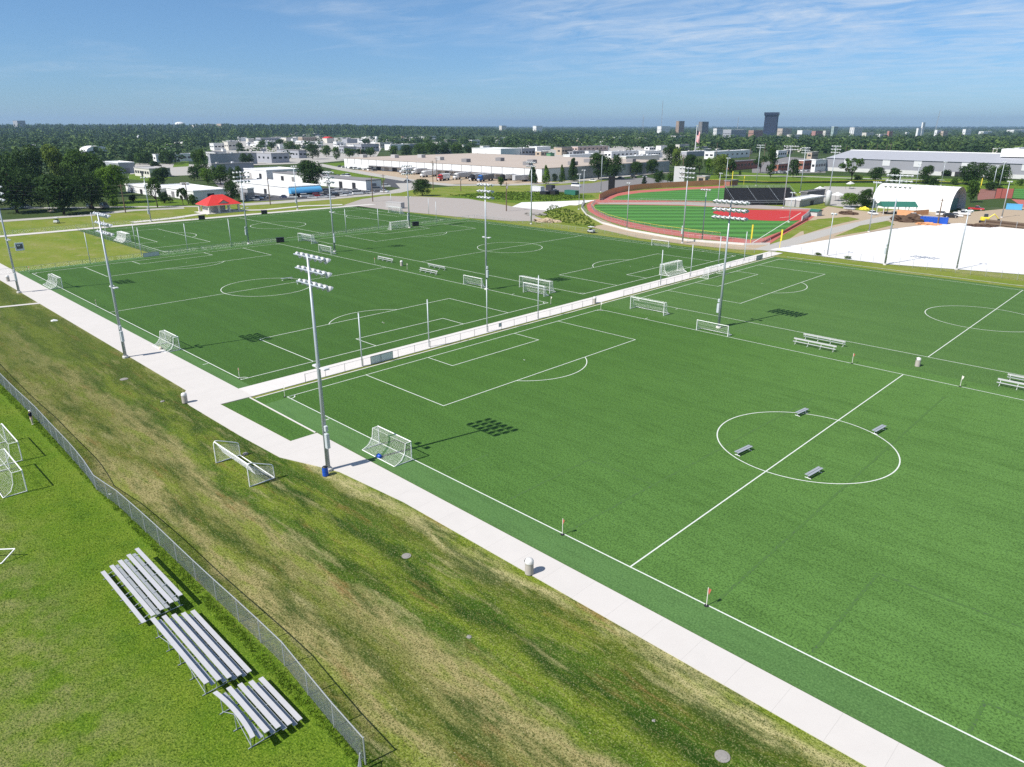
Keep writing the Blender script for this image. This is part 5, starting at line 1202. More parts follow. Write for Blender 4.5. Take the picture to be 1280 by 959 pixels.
for x, y, l in ((252.5,274.5,'black wheeled bin on the far path before the pavilion'),(330.5,267.5,'black wheeled bin on the far path right of the pavilion'),(350.5,303,'black wheeled bin on the far fence left of the tented goal'),(519.5,282.5,'black wheeled bin right of the goal at the far end')):
    crate(at(x, y), (2.2,1.0,1.25), 'black_plastic', l, rz=R(70), group='black wheeled bins by the far fields')
crate(at(1167,279), (8.5,3.0,1.9), 'blue_plastic', 'long blue dumpster at the edge of the white lot', 'dumpster', 'dumpster', R(10)); crate(at(1267,262), (5.5,3.0,2.0), 'blue_roof', 'light blue dumpster beside the red dugout wall', 'dumpster', 'dumpster', R(10)); crate(at(681,243.5), (4,3,1.5), 'black_plastic', 'black box on the lot behind the meadow, left one', 'storage_box', 'box'); crate(at(692,243.6), (4.5,3,2), 'black_plastic', 'black box on the lot behind the meadow, right one', 'storage_box', 'box'); crate(at(714.5,243.5), (7,3,2), 'green_roof', 'pale green container behind the meadow', 'container', 'container'); crate(at(672,239), (7,3,2.4), 'lamp_white', 'white cabin on the lot behind the meadow', 'cabin', 'cabin'); crate(at(688,238), (4,3,2.6), 'dark_steel', 'dark machine box behind the two black boxes', 'storage_box', 'box')
crate(at(494,260), (8,2.5,2.2), 'mid_roof', 'grey container at the corner of the gravel lot', 'container', 'container', R(15))
def heap(b, w, h, mat, label, name='debris_heap', cat='heap'):
    g = at(*b); bm = bmesh.new(); bmesh.ops.create_icosphere(bm, subdivisions=4, radius=1); rr = random.Random(label)
    for v in bm.verts: v.co *= 1+.28*math.sin(v.co.x*7+3*v.co.y*3)*math.sin(v.co.y*6+1)+rr.uniform(-.12,.12); v.co = Vector((v.co.x*w, v.co.y*w*.6, max(-.05, v.co.z)*h))
    me = bpy.data.meshes.new(name); bm.to_mesh(me); bm.free(); me.materials.append(MATS[mat]); tag(inst(name, me, None, g, R(20)), label, cat)
heap((1140,277), 6, 2.2, 'brown_scrap', 'dark heap of brush and scrap beside the blue dumpster'); heap((1160,281), 3.5, .7, 'orange_board', 'low reddish soil heap by the blue dumpster'); heap((1226,283), 4, .7, 'brown_scrap', 'low brown heap at the top of the white lot'); heap((1060,268), 3, 1.2, 'brown_scrap', 'scrap pile on the dirt near the dome trees'); heap((1080,262), 1.6, 1.0, 'yellow_paint', 'yellow covered heap under the dome trees'); heap((669,268.5), 4, .8, 'rock', 'stone heap at the tip of the white gravel'); heap((683,277), 4.5, 1.0, 'tan_dirt', 'earth heap beside the far floodlight pole'); heap((1004,249), 2.5, 1.2, 'lamp_white', 'white covered heap behind the stand')
t = thing('lumber_stack', 'long stack of brown lumber at the right border above the white lot', 'lumber stack', at(1264,283), R(-14))
for k in range(5): MB().box((0,k*1.3-2.6,.5+.35*(k % 3)), (17,1.1,.5)).build('bundle', 'brown_scrap' if k % 2 else 'wood_pole', t)
for q in (-7,-2,3,8): MB().tube([(q,-3.2,0),(q,-3.2,2.2)], .08, 5).build('stake', 'fence_steel', t)
t = thing('excavator', 'small yellow excavator at the top of the white lot', 'excavator', at(1230,279), R(30)); m = MB(); m.cbox((0,0,1.0), (2.4,2.0,1.1), .15); m.tube([(1.1,0,1.8),(2.7,0,3.2),(4.2,0,1.6)], [.22,.2,.14], 6); m.build('body', 'yellow_paint', t)
MB().cbox((.3,.4,2.05), (1.1,1.0,1.1), .1).build('cab', 'window_dark', t)
for s in (-1, 1): m = MB(); m.cbox((0,s*.85,.05), (2.9,.5,.75), .2); m.build('track', 'black_plastic', t)
MB().cbox((4.3,0,.9), (.6,.9,.7), .1).build('bucket', 'dark_steel', t)
t = thing('dugout', 'red panelled dugout wall at the far right ballpark', 'dugout', at(1254,248), R(40)); m = MB(); [m.box((q,0,2.2), (2.3,.4,4.4)) for q in (-2.6,0,2.6)]; m.build('panels', 'warning_track', t); m = MB(); [m.tube([(q,0,0),(q,0,4.8)], .12, 6) for q in (-3.9,-1.3,1.3,3.9)]; m.build('posts', 'dark_steel', t)
psheet('turf', [(1258,236),(1300,236),(1300,250),(1262,247.5)], .0, 'ballpark_turf'); psheet('infield', [(1264,249),(1300,251),(1300,262),(1282,261)], .005, 'warning_track')
psheet('dirt', [(1222,236),(1252,237),(1250,248),(1222,250)], -.01, 'dark_track_brown')

# utility poles and wires
def upole(b, yt, label):
    g = at(*b); h = hgt(g, yt); t = thing('utility_pole', label, 'utility pole', g, R(45), 'wooden utility poles'); MB().tube([(0,0,0),(0,0,h)], [.24,.16], 8).build('shaft', 'wood_pole', t)
    m = MB(); m.box((0,0,h-.7), (2.4,.14,.16)); m.build('crossarm', 'wood_pole', t)
    if rnd.random() < .5: MB().lathe([(.28,h-2.4),(.3,h-1.5),(.1,h-1.4)], 10, (.35,0,0)).build('transformer', 'mid_roof', t)
    return g, h
UP_ = [upole((157,266),230,'pale utility pole beside the road at the left trees'),upole((-40,274),226,'utility pole outside the left border'),upole((235.5,255),228,'utility pole in front of the white roofed warehouse'),upole((338,256),222,'utility pole left of the blue awning')]
for (l, a, b, y, yt) in (('thin pole right of the long white shop',466,0,252,220),('thin pole at the corner by the lone bush tree',541.5,0,237,201),('thin pole in front of the tan warehouse docks',546,0,226,197),('dark pole on the green meadow',633,0,264,228),('thin pole at the edge of the truck yard',576,0,239,220),('pole among the far roofs above the tan warehouse',452,0,209,184),('pole in the trees left of the flagpole',852,0,231,193),('pole beyond the grey warehouse roof, left',1057,0,193.5,181),('pole beyond the grey warehouse roof, second',1076,0,193,183),('tall pole beyond the grey warehouse roof, middle',1095,0,193.5,180),('twin pole beyond the grey warehouse roof, left of two',1107,0,193.5,181),('twin pole beyond the grey warehouse roof, right of two',1111.5,0,193.5,179),('pole beyond the grey warehouse left of its roof house',1146,0,194.5,185),('pole above the depot right of the flagpole',895,0,199,179),('pole above the brick red building',954,0,206,179),('pole near the white depot end',936.5,0,201,185),('thin pole by the street before the long white shop',480,0,241,218),('dark pole in front of the fabric dome',1172,0,280,248)):
    upole((a, y), yt, l)
for k, dz in enumerate((.4, 1.9, 3.2)):
    t = thing('power_line', 'sagging power line across the left trees, %s of three' % ('top','middle','lowest')[k], 'power line', (0,0,0)); m = MB()
    A, B_ = UP_[1], UP_[0]; p0 = A[0]+Vector((0,0,A[1]-dz)); p1 = B_[0]+Vector((0,0,B_[1]-dz)); C2 = UP_[2]; p2 = C2[0]+Vector((0,0,C2[1]-dz))
    for u, v in ((p0, p1), (p1, p2)): m.tube([u.lerp(v, j/14)-Vector((0,0,1.5*4*(j/14)*(1-j/14))) for j in range(15)], .03, 4)
    m.build('cable', 'dark_steel', t)

# ------------------------------------------------------------------ trees
def crown_arrays(kind, n, seed, size=1.0, jit=.42):
    """unit tree: width 1, height 1; returns leaf-clump quads"""
    g = np.random.default_rng(seed)
    lobes = []
    if kind in ('round', 'tall'):
        for k in range(32 if kind == 'round' else 28):
            z = g.uniform(.2, .88); f = math.sqrt(max(.05, 1-((z-.50)/.48)**2)); a = g.uniform(0, 6.28); rr = math.sqrt(g.uniform(.02, 1))*.40*f if k else 0
            lobes.append((rr*math.cos(a), rr*math.sin(a), z, g.uniform(.12, .19)*(.75+.4*f)))
    elif kind == 'cone':
        for k in range(26):
            z = .1+.85*k/26; f = (1-z)**.75; a = g.uniform(0, 6.28); lobes.append((.26*f*math.cos(a), .26*f*math.sin(a), z, .07+.19*f))
    elif kind == 'bush':
        for k in range(16):
            a = g.uniform(0, 6.28); r = g.uniform(0, .33); lobes.append((r*math.cos(a), r*math.sin(a), g.uniform(.15, .8-r*.8), g.uniform(.14, .22)))
    else:   # airy
        for k in range(15):
            z = g.uniform(.38, .93); a = g.uniform(0, 6.28); r = g.uniform(.1, .42)*(1.15-abs(z-.6)); lobes.append((r*math.cos(a), r*math.sin(a), z, g.uniform(.07, .13)))
    lobes = np.array(lobes); idx = g.integers(0, len(lobes), n); d = g.normal(size=(n, 3)); d /= np.linalg.norm(d, axis=1)[:, None]; d[:, 2] = np.where(g.random(n) < .35, np.abs(d[:, 2]), d[:, 2])
    rad = g.uniform(.55, 1.12, n)**.6
    C = lobes[idx, :3]+d*(lobes[idx, 3]*rad)[:, None]; C[:, 2] = np.clip(C[:, 2], .05, 1.0)
    nrm = d+g.normal(scale=jit, size=(n, 3)); nrm /= np.linalg.norm(nrm, axis=1)[:, None]
    t1 = np.cross(nrm, g.normal(size=(n, 3))); t1 /= np.linalg.norm(t1, axis=1)[:, None]; t2 = np.cross(nrm, t1)
    s = (g.uniform(.6, 1.35, n)*.026*size)[:, None]; as_ = g.uniform(.6, 1.0, n)[:, None]
    V = np.stack([C-t1*s-t2*s*as_*.6, C+t1*s*.3-t2*s*as_, C+t1*s*1.1+t2*s*.2, C-t1*s*.2+t2*s*as_], 1)
    return V, lobes
def quads_mesh(name, V, mat):
    n = V.shape[0]; me = bpy.data.meshes.new(name); me.vertices.add(n*4); me.vertices.foreach_set('co', V.reshape(-1).astype(np.float32)); me.loops.add(n*4); me.loops.foreach_set('vertex_index', np.arange(n*4, dtype=np.int32))
    me.polygons.add(n); me.polygons.foreach_set('loop_start', np.arange(0, n*4, 4, dtype=np.int32)); me.update(calc_edges=True); me.materials.append(MATS[mat]); return me
PROTO = {}
def proto(kind, mat, var, big):
    key = (kind, mat, var, big)
    if key not in PROTO:
        seed = abs(hash_(kind))*7+var; V, lobes = crown_arrays(kind, (5200 if kind != 'airy' else 2200) if big else 1300, seed, .78 if big else 1.45)
        crown = quads_mesh('crown', V, mat); m = MB(); g = random.Random(seed)
        zt = .62 if kind != 'bush' else .3
        if kind == 'cone': zt = .9
        m.tube([(0,0,-.01),(.01,0,.12),(-.01,.01,zt*.6),(0,0,zt)], [.030,.022,.015,.006], 8)
        for k in range(7 if kind != 'cone' else 0):
            L = lobes[g.randrange(len(lobes))]; z0 = g.uniform(.12, .35)*(.5 if kind == 'bush' else 1); m.tube([(0,0,z0),(L[0]*.5,L[1]*.5,(z0+L[2])/2+.02),(L[0],L[1],L[2])], [.014,.009,.003], 5)
        PROTO[key] = (crown, m.mesh('trunk', 'bark', True))
    return PROTO[key]
def hash_(s): return sum(ord(c)*(i+3) for i, c in enumerate(s))
def tree(x, yb, yt, wpx, kind, mat, label, name=None, cat='tree', group='trees around the fields'):
    g = at(x, yb); h = hgt(g, yt); w = wpx*mpp(g); big = wpx > 16
    cm, tm = proto(kind, mat, rnd.randrange(2), big)
    t = thing(name or {'cone':'conifer_tree','bush':'shrub'}.get(kind, 'broadleaf_tree'), label, 'shrub' if kind == 'bush' else cat, g, rnd.uniform(0, 6.28), group)
    inst('trunk', tm, t, (0,0,0), 0, (w if kind != 'bush' else w*.8, w, h)); inst('crown', cm, t, (0,0,0), 0, (w, w, h))
D, M_, LT, BRT = 'leaf_dark', 'leaf_mid', 'leaf_light', 'leaf_bright'
for a in [
 (22,266,209,62,'round',D,'broad dark tree at the left border beside the white van'),(80,268,217.5,58,'round',D,'broad dark tree in front of the left clump, by the road'),(116,262,215,40,'round',D,'dark tree right of the broad front tree in the left clump'),
 (10,245,188,36,'round',M_,'tall tree at the back of the left clump, at the border'),(45,246,182,40,'round',D,'tallest dark tree at the back of the left clump'),(74,240,181,34,'tall',LT,'pale green loose tree at the back of the left clump'),(108,243,187,46,'round',M_,'mid green tree at the back right of the left clump'),(142,254,206,44,'round',BRT,'bright green tree at the right end of the left clump'),
 (62,262,219,30,'round',M_,'small leafy tree squeezed between two dark ones at left'),(98,236,190,34,'round',D,'dark tree hidden in the middle of the left clump'),(128,246,200,30,'round',D,'dark tree behind the bright green tree'),(28,236,196,38,'round',M_,'green tree in the middle rows of the left clump'),(-14,262,205,44,'round',D,'dark tree cut by the left border'),
 (167,252,242,15,'bush',D,'round dark shrub right of the bright green tree'),(142,258,244,16,'bush',BRT,'bright shrub at the foot of the bright green tree'),
 (197,259,222,27,'airy',M_,'loose tree in front of the white warehouse left corner'),(203,232,209,25,'round',D,'low dark tree above the white warehouse roof'),(206,254,238,22,'bush',D,'dark shrub mass below the white warehouse'),(229,256,233,14,'airy',D,'thin sparse tree before the white warehouse wall'),(241,256,241,18,'bush',M_,'leafy shrub left of the red roofed pavilion'),
 (252,222,186,21,'tall',M_,'tall narrow tree standing above the others behind the white warehouse'),(243,226,208,16,'round',D,'dark tree left of the tall narrow tree'),(260,230,210,20,'round',BRT,'bright tree in the row behind the white warehouse, left'),(276,231,206,26,'round',M_,'rounded tree in the row behind the white warehouse, middle'),(297,234,208,20,'round',D,'dark tree behind the floodlight lamps near the pavilion'),(291,252,226,22,'round',D,'dark tree directly behind the pavilion roof'),
 (308,207,191.5,19,'round',D,'round tree above the grey block roof'),(205,205,190,12,'round',D,'left of two round trees before the long white building'),(212.5,206,188.5,13,'round',D,'right of two round trees before the long white building'),(186,206,190,14,'round',D,'round tree left of the long white building'),(175,206,191,13,'round',M_,'mid green tree left of the long white building'),(165,205,193,12,'round',D,'dark round tree by the grey shed'),(300,193,178,10,'tall',D,'slim dark tree by the cream building'),(194,210,200,18,'bush',D,'low hedge like shrub before the off white building'),
 (390,238,200,37,'round',D,'big dense dark tree rising behind the blue awning shop'),(391,199,179.5,19,'round',D,'dense dark tree beyond the grass left of the tan warehouse'),(408,196,181.5,14,'round',M_,'mid green tree right of the dense dark one'),(421,200,183,11,'tall',M_,'slender tree left of the tan warehouse'),(437,197,185,16,'round',M_,'tree above the parked cars at the tan warehouse end'),(452,197,186,18,'round',D,'dark tree above the tan warehouse left end'),(463,196,184,16,'round',M_,'leafy tree above the tan warehouse left end, right one'),(362,190,176,18,'round',M_,'green tree among the far left roofs'),(350,184,174,14,'round',D,'dark tree among the far left roofs'),(372,188,180,12,'round',M_,'low tree before the tan row building'),(340,187,177,13,'round',D,'dark tree above the grey block with white trim'),(328,186,176,11,'round',M_,'small tree above the grey block with white trim'),(458,182,173,12,'round',D,'dark tree by the white far tower'),
 (528,245,223.5,26,'round',D,'lone squat tree on the corner of the gravel lot'),(626,233,221,9,'round',M_,'small tree at the truck yard by the blue tractor'),
 (492,196,182,14,'round',M_,'tree above the tan roof, first from left'),(508,196,181,18,'round',D,'tree above the tan roof, second from left'),(524,195,180,18,'round',M_,'tree above the tan roof, third from left'),(540,194,178,20,'round',M_,'tree above the tan roof, fourth from left'),(556,194,180,18,'round',D,'tree above the tan roof, fifth from left'),(572,194,180,20,'round',M_,'tree above the tan roof, sixth from left'),(586,193,181,16,'round',D,'tree above the tan roof, seventh from left'),(609,195.5,188,6,'cone',D,'small dark conifer before the big white block'),
 (666,229.5,207,15,'cone',D,'dark conifer at the right end of the white dock wall'),(682.5,230,206.5,13,'cone',BRT,'lighter yellow green conifer, second in the street row'),(693.5,228,217,9,'round','leaf_blue','small dark bluish tree in the street row'),(702.5,228,206,10,'cone',M_,'slim conifer, fourth in the street row'),(716,227,197.5,17,'cone',D,'tallest conifer of the street row'),
 (748,224,191,26,'round',D,'left of the two big dark trees behind the black scoreboard'),(766,224.5,194,28,'round',D,'right of the two big dark trees behind the black scoreboard'),(749.5,200,185.5,4,'cone',D,'pointed dark conifer top above the big pair'),
 (795,219,202,17,'round',D,'round tree at the street right of the big pair'),(815,218,199,17,'round',D,'dark tree left of the white batter screen, far side'),(822.5,231,213,15,'round',D,'round dark tree left of the white batter screen'),(805,234,220,10,'cone','leaf_blue','bluish spruce left of the round dark tree'),(838,229,215,13,'round',M_,'mid green tree touching the white batter screen'),(836,210,181,22,'tall',D,'tall dark tree behind the white batter screen'),(845,212,184,14,'tall',LT,'tall pale tree right of the tall dark one'),(862,217,193,20,'round',D,'dark tree right of the white batter screen'),(874,218,196,18,'airy',M_,'loose tree left of the bright yellow green tree'),(899,222,193,27,'round',LT,'bright yellow green tree behind the second outfield'),(886,219,197,12,'round',BRT,'narrow bright tree left of the yellow green one'),(912,219,198,16,'round',D,'dark tree right of the yellow green one'),(950,216,193,18,'airy',D,'dark open tree left of the grandstand pole'),(925,219,212,5,'bush',M_,'small round shrub on the far grass'),
 (963,222,184,15,'tall',D,'tall dark tree right of the blue black tower base'),(991,222,199,16,'round',D,'dark tree left of the white workshop'),(1064,226,195,33,'airy',M_,'large open branched tree in front of the grey warehouse'),(1094,227,209,22,'round',D,'dark dense tree right of the open branched tree'),(1072,226,215,12,'bush',LT,'pale shrub at the foot of the open branched tree'),(1117,228,210,15,'round',D,'dark tree behind the white lamps of the lot pole'),(1155,230,206.5,20,'tall',D,'dark tree behind the dome left of its lamp pole'),(1166,233,216,14,'bush',D,'dense shrub behind the dome'),(1183,220,212,12,'round',D,'dark tree before the warehouse doors'),(1214,231,203,37,'round',D,'broad dark tree in front of the grey warehouse, right'),(1247,231,206,31,'round',M_,'wide tree at the right end of the grey warehouse'),(1213,253,225,16,'round',M_,'green tree at the right end of the fabric dome'),(1192,231,222,14,'bush',M_,'shrub behind the dome roof'),(1240,238,226,28,'bush',D,'dark hedge shrub at the foot of the wide tree'),(1275,232,222,12,'bush',M_,'shrub at the right border'),
 (1062,259,241.5,26,'round',BRT,'bright tree left of the green shelter'),(1080,260,236,18,'round',D,'dark tree between the bright tree and the dome'),(1083,259,245,20,'bush',BRT,'leafy shrub before the fabric dome'),(1022,319,315.5,13,'bush','weed_leaf','green weed tuft in the white lot edge, left'),(1060,323.5,319,10,'bush','weed_leaf','green weed tuft in the white lot edge, right'),
 (1249,194,186,9,'round',D,'round tree before the cream building at the right border'),(1264,194,185.5,10,'round',D,'round tree left of the white building at the right border')]: tree(*a)

# grove of far trees: uncountable mass
def woods(name, rows, seed, mat='leaf_far', n_leaf=64, scale=1.0):
    g = np.random.default_rng(seed); temps = [crown_arrays('round', n_leaf, 50+k, 3.4, .22)[0] for k in range(6)]; out = []; tone = []
    for x0, x1, y0, y1, dens, hgt_ in rows:
        yb = y0
        while yb < y1:
            P0 = at(640, yb); d = (P0-CAM).dot(FW); wpx = 16/d*FPX*scale; stepx = max(3.2, wpx*.80)/dens
            k = int((x1-x0)/stepx)
            xs = np.linspace(x0, x1, max(k, 2))+g.normal(scale=stepx*.6, size=max(k, 2))
            for x in xs:
                q = at(x, yb+g.uniform(-.3, .3)*max(.4, (yb-157)*.08)); dd = (q-CAM).dot(FW); w = max(17.0, 5.2*dd/FPX)*g.uniform(.6, 1.6)*scale; h = (hgt_ if not callable(hgt_) else hgt_(x, dd))*g.uniform(.72, 1.25)
                T = temps[g.integers(6)]; a = g.uniform(0, 6.28); ca, sa = math.cos(a), math.sin(a)
                V = T.copy(); X, Y = V[..., 0].copy(), V[..., 1].copy(); V[..., 0] = (X*ca-Y*sa)*w+q.x; V[..., 1] = (X*sa+Y*ca)*w+q.y; V[..., 2] = (V[..., 2]-.12)*h
                out.append(V); tone.append(np.full(len(V), g.beta(1.6, 1.9)))
            yb += max(.45, (yb-156.7)*.065)
    V = np.concatenate(out); print(name, V.shape)
    me = quads_mesh(name, V, mat); at_ = me.attributes.new('tone', 'FLOAT', 'FACE'); at_.data.foreach_set('value', np.concatenate(tone).astype(np.float32))
    return tag(inst(name, me), 'dense dark green belt of far trees below the horizon', 'woods', None, 'stuff')
hl = lambda x, d: 14 + (max(0, min(1, (d-1200)/1600))*24 if x < 620 else 0)*(1-max(0, min(1, (x-420)/240)))
woods('woods', [(-60,255,158.6,186,1.0,hl),(255,330,158.6,177,1.0,hl),(330,640,158.6,170.5,1.0,hl),(330,490,170.5,174.5,.35,11),(480,640,175,184,1.0,12),(640,880,161.5,186,1.0,13),(880,1340,176,192,1.0,13),(880,1340,161,176,.30,10),(640,1340,158.4,161,.8,11)], 5)
woods('woods', [(-60,200,188,208,.8,14),(150,330,187,200,.28,11),(330,480,176,192,.10,9),(640,860,186,196,.05,8),(1030,1300,190,193,1.0,11)], 6, 'leaf_far')
# rank weeds on the mound edge and along fences
def tufts(name, areas, seed, mat, label, hh=.5, blades=6, wid=.05):
    g = np.random.default_rng(seed); out = []
    for poly, n in areas:
        P = np.array([at(*p)[:2] for p in poly]) if len(poly[0]) == 2 and poly[0][0] is not None and max(abs(poly[0][0]), abs(poly[0][1])) > 0 and name != 'grass_tufts' else np.array(poly, float)
        lo, hi = P.min(0), P.max(0); k = 0
        while k < n:
            q = g.uniform(lo, hi, size=(n*2, 2)); ins = np.zeros(len(q), bool); j = len(P)-1
            for i in range(len(P)):
                c = ((P[i, 1] > q[:, 1]) != (P[j, 1] > q[:, 1])) & (q[:, 0] < (P[j, 0]-P[i, 0])*(q[:, 1]-P[i, 1])/(P[j, 1]-P[i, 1]+1e-9)+P[i, 0]); ins ^= c; j = i
            q = q[ins][:n-k]; m = len(q); k += m
            if m == 0: break
            for b in range(blades):
                a = g.uniform(0, 6.28, m); L = hh*g.uniform(.4, 1.2, m); lean = g.uniform(.1, .7, m); w = wid*g.uniform(.6, 1.3, m)
                base = np.stack([q[:, 0]+g.normal(scale=hh*.25, size=m), q[:, 1]+g.normal(scale=hh*.25, size=m), np.full(m, -.02)], 1)
                dx = np.stack([-np.sin(a)*w, np.cos(a)*w, 0*a], 1); mid = base+np.stack([np.cos(a)*lean*L*.35, np.sin(a)*lean*L*.35, L*.6], 1); tip = base+np.stack([np.cos(a)*lean*L, np.sin(a)*lean*L, L], 1)
                out.append(np.stack([base-dx, base+dx, mid+dx*.8, tip], 1))
    V = np.concatenate(out); print(name, V.shape)
    return tag(inst(name, quads_mesh(name, V, mat)), label, 'grass', None, 'stuff')
tufts('weeds', [([(690,256),(735,270),(745,284),(725,282),(690,276),(676,270)], 420), ([(560,244),(640,240),(700,240),(742,246),(690,252),(600,249)], 1300)], 3, 'weed_leaf', 'rank green weeds on the mound and meadow by the ballpark', .55, 5, .16)
G_l = [(-40,-40),(-40,-25.4),(5,-25.6),(53,-25.8),(64,-34),(60,-44),(30,-44),(0,-44)]
tufts('grass_tufts', [(G_l, 42000)], 8, 'grass_blade', 'green lawn grass left of the chain link fence', .09, 3, .014)
tufts('grass_tufts', [([(-40,-24.4),(-30,-8.6),(18,-10),(34,-6.6),(80,-6.8),(80,-20),(70,-32),(54,-25)], 36000)], 9, 'dry_blade', 'dry mown grass of the slope below the walk', .08, 3, .014)
tufts('grass_tufts', [([(-60,-25.2),(-60,-24.2),(1,-24.4),(53.5,-24.7),(53.5,-25.4),(1,-25.0)], 4000)], 10, 'grass_blade', 'longer unmown grass along the fence and under the bleachers', .22, 4, .018)

# ------------------------------------------------------------------ skyline
def far_box(label, x0, x1, yt, yb, wall, roof='m', style='', split=.35, name='building'):
    return bld(label, x0, x0+(x1-x0)*split, x1, yb, yt, wall, roof, style, name=name)
for a in [('grey apartment block with striped facade on the far left skyline',19,34.5,151,166,(.36,.36,.36),'g','wW'),('pale hospital like block on the skyline left of centre, low one',241,256,156.4,165,CR,'m',''),('grey low block on the left skyline, middle of three',255,268,155,165,GR,'m',''),('brown block on the left skyline, right of three',272,288,154.8,165,TN,'m',''),
 ('white block on the skyline above the conifer row',666,678,157.5,166,WH,'m','w'),('small grey block on the skyline at picture centre',624,633,157.2,165,CR,'m',''),('white block on the skyline left of the tan tower',821,837,158,168,WH,'w','w'),('tan brick apartment tower on the skyline',844,854.5,151.5,169,(.40,.29,.21),'m','wW'),('grey brown tower on the skyline right of the flagpole',872,884.5,152.3,170,(.24,.23,.22),'g','wW'),('white and dark striped block on the skyline',891,903,160.3,171,WH,'g','wW'),('long grey roofed complex on the skyline',903,932,162.5,173,GR,'w','w'),('brick block left of the dark tower',935,953,163,172,(.33,.2,.16),'m','w'),
 ('tan block right of the dark tower',971,989,160.8,169.5,(.45,.38,.32),'m','w'),('wide white roofed hall on the skyline',996,1014,163,169,WH,'w',''),('cream block on the skyline left of the glass one',1028,1037,163.5,171,CR,'m','w'),('pale green glass block on the skyline',1038,1046,158.5,171,(.38,.48,.45),'w','wW'),('white hospital block with stepped top on the skyline',1061,1077,159.5,170,WH,'w','wW'),('long white shed on the right skyline',1094,1110,168,172,WH,'w',''),('red brown block on the right skyline',1108,1115,164,172,(.4,.2,.16),'m',''),('white cube at foot of the white shaft',1144,1150.5,160.5,171,WH,'w',''),('slender white shaft on the right skyline',1149.5,1154,153.2,170,WH,'w',''),('white block right of the crane',1167,1176,162.8,171,WH,'w','w'),('tan block right of the crane, behind the white one',1175,1184,164,171,(.45,.36,.3),'m','w'),('white block on the right skyline, second from the border',1202,1213,161.8,170,WH,'w','w'),('low white roofs at the right skyline end, left group',1223,1240,164.5,168,WH,'w',''),('low white roofs at the right skyline end, right group',1258,1284,162.6,165.5,WH,'w',''),('white shed on the right skyline beside the shaft cube',1131,1136,165.5,170,WH,'w',''),
 ('red brick hall right of the wide white hall',1014,1028,164,170,(.36,.19,.17),'m',''),('small white block below the tan block',983,1000,168.5,174,CR,'m',''),('cream block below the white hospital',1077,1092,166,171,CR,'m',''),('white roofs inside the woods left of the skyline tower',838,856,170,176,WH,'m',''),('pale roof inside the woods below the white block',765,776,171.5,176,WH,'w',''),('pale house in the woods left of the flagpole foot',818,824,170,176,CR,'m','')]:
    far_box(*a)
t = thing('office_tower', 'dark blue black office tower with a flared top on the skyline', 'tower', at(962, 169)); g = at(962, 169); w = 8.6*mpp(g); h = hgt(g, 140.6); m = MB(); n = 0
prof = [(.92,0),(.86,.3),(.84,.8),(.90,.84),(1.0,.9),(1.0,1.0)]
vs = []; 
for q, z in prof: vs += [(-w*q,-w*q,h*z),(w*q,-w*q,h*z),(w*q,w*q,h*z),(-w*q,w*q,h*z)]
m.add(vs, [(4*i+k, 4*i+(k+1) % 4, 4*i+4+(k+1) % 4, 4*i+4+k) for i in range(len(prof)-1) for k in range(4)]+[tuple(range(len(vs)-4, len(vs)))]); m.v = [tuple(Matrix.Rotation(R(22), 4, 'Z') @ Vector(v)) for v in m.v]
plain('dark_glass', (.022,.028,.05), .25, .5, 0, .2, .05); m.build('shaft', 'dark_glass', t)
f = MB()
for k in range(4):
    for j in range(-3, 4):
        p0, p1 = Vector((w*.87, j*w*.24, 0)), Vector((w*.86, j*w*.24, h*.82)); Rm = Matrix.Rotation(R(22+90*k), 4, 'Z'); f.tube([Rm @ p0, Rm @ p1], .8, 4)
f.build('piers', plain('tower_piers', (.05,.055,.075), .6, .3, 0, .1, .1), t)
t = thing('water_tower', 'white bulbous water tower on the left skyline', 'water tower', at(226, 164)); g = at(226, 164); s = 6.0*mpp(g); zc = hgt(g, 155.8)
MB().lathe([(s*.05,zc-s*.55),(s*.6,zc-s*.42),(s*.97,zc-s*.1),(s,zc+.1*s),(s*.8,zc+s*.36),(s*.4,zc+s*.5),(.1,zc+s*.53)], 24).build('bowl', 'white_roof', t, smooth=True); MB().lathe([(s*.3,0),(s*.16,zc*.3),(s*.14,zc-s*.5)], 14).build('stem', 'white_roof', t, smooth=True)
t = thing('water_tower', 'small white far tank above the roofs left of centre', 'water tower', at(471, 183)); g = at(471, 183); s = 1.6*mpp(g); zc = hgt(g, 173)
MB().lathe([(s*.9,zc-s*1.3),(s,zc+s*.9),(s*.3,zc+s*1.4)], 14).build('bowl', 'white_roof', t, smooth=True); m = MB(); [m.tube([(a*s*.7,b*s*.7,0),(a*s*.6,b*s*.6,zc-s)], .3, 5) for a in (-1, 1) for b in (-1, 1)]; m.build('legs', 'lamp_white', t)
t = thing('water_tower', 'slim white tank in the woods at left', 'water tower', at(174, 178)); g = at(174, 178); s = 1.5*mpp(g); zc = hgt(g, 171)
MB().lathe([(s*.5,0),(s*.5,zc-s*1.2),(s,zc-s*.6),(s,zc+s*.8),(s*.3,zc+s*1.2)], 14).build('bowl', 'white_roof', t, smooth=True)
def mast(x, yb, yt, w, label, lean=0.0):
    g = at(x, yb); h = hgt(g, yt); w *= mpp(g)*.5; t = thing('radio_mast', label, 'mast', g); m = MB()
    for k in range(3):
        a = 2.09*k; m.tube([(w*math.cos(a),w*math.sin(a),0),(w*.5*math.cos(a)+lean*h,w*.5*math.sin(a)-lean*h,h)], .06*mpp(g)*.9+.1, 4)
    N = 9
    for j in range(N):
        for k in range(3):
            q = lambda jj, kk: (w*(1-.5*jj/N)*math.cos(2.09*kk)+lean*h*jj/N*1, w*(1-.5*jj/N)*math.sin(2.09*kk)-lean*h*jj/N, h*jj/N); m.tube([q(j, k), q(j+1, k+1)], .07*mpp(g), 3)
    m.build('lattice', 'fence_steel', t)
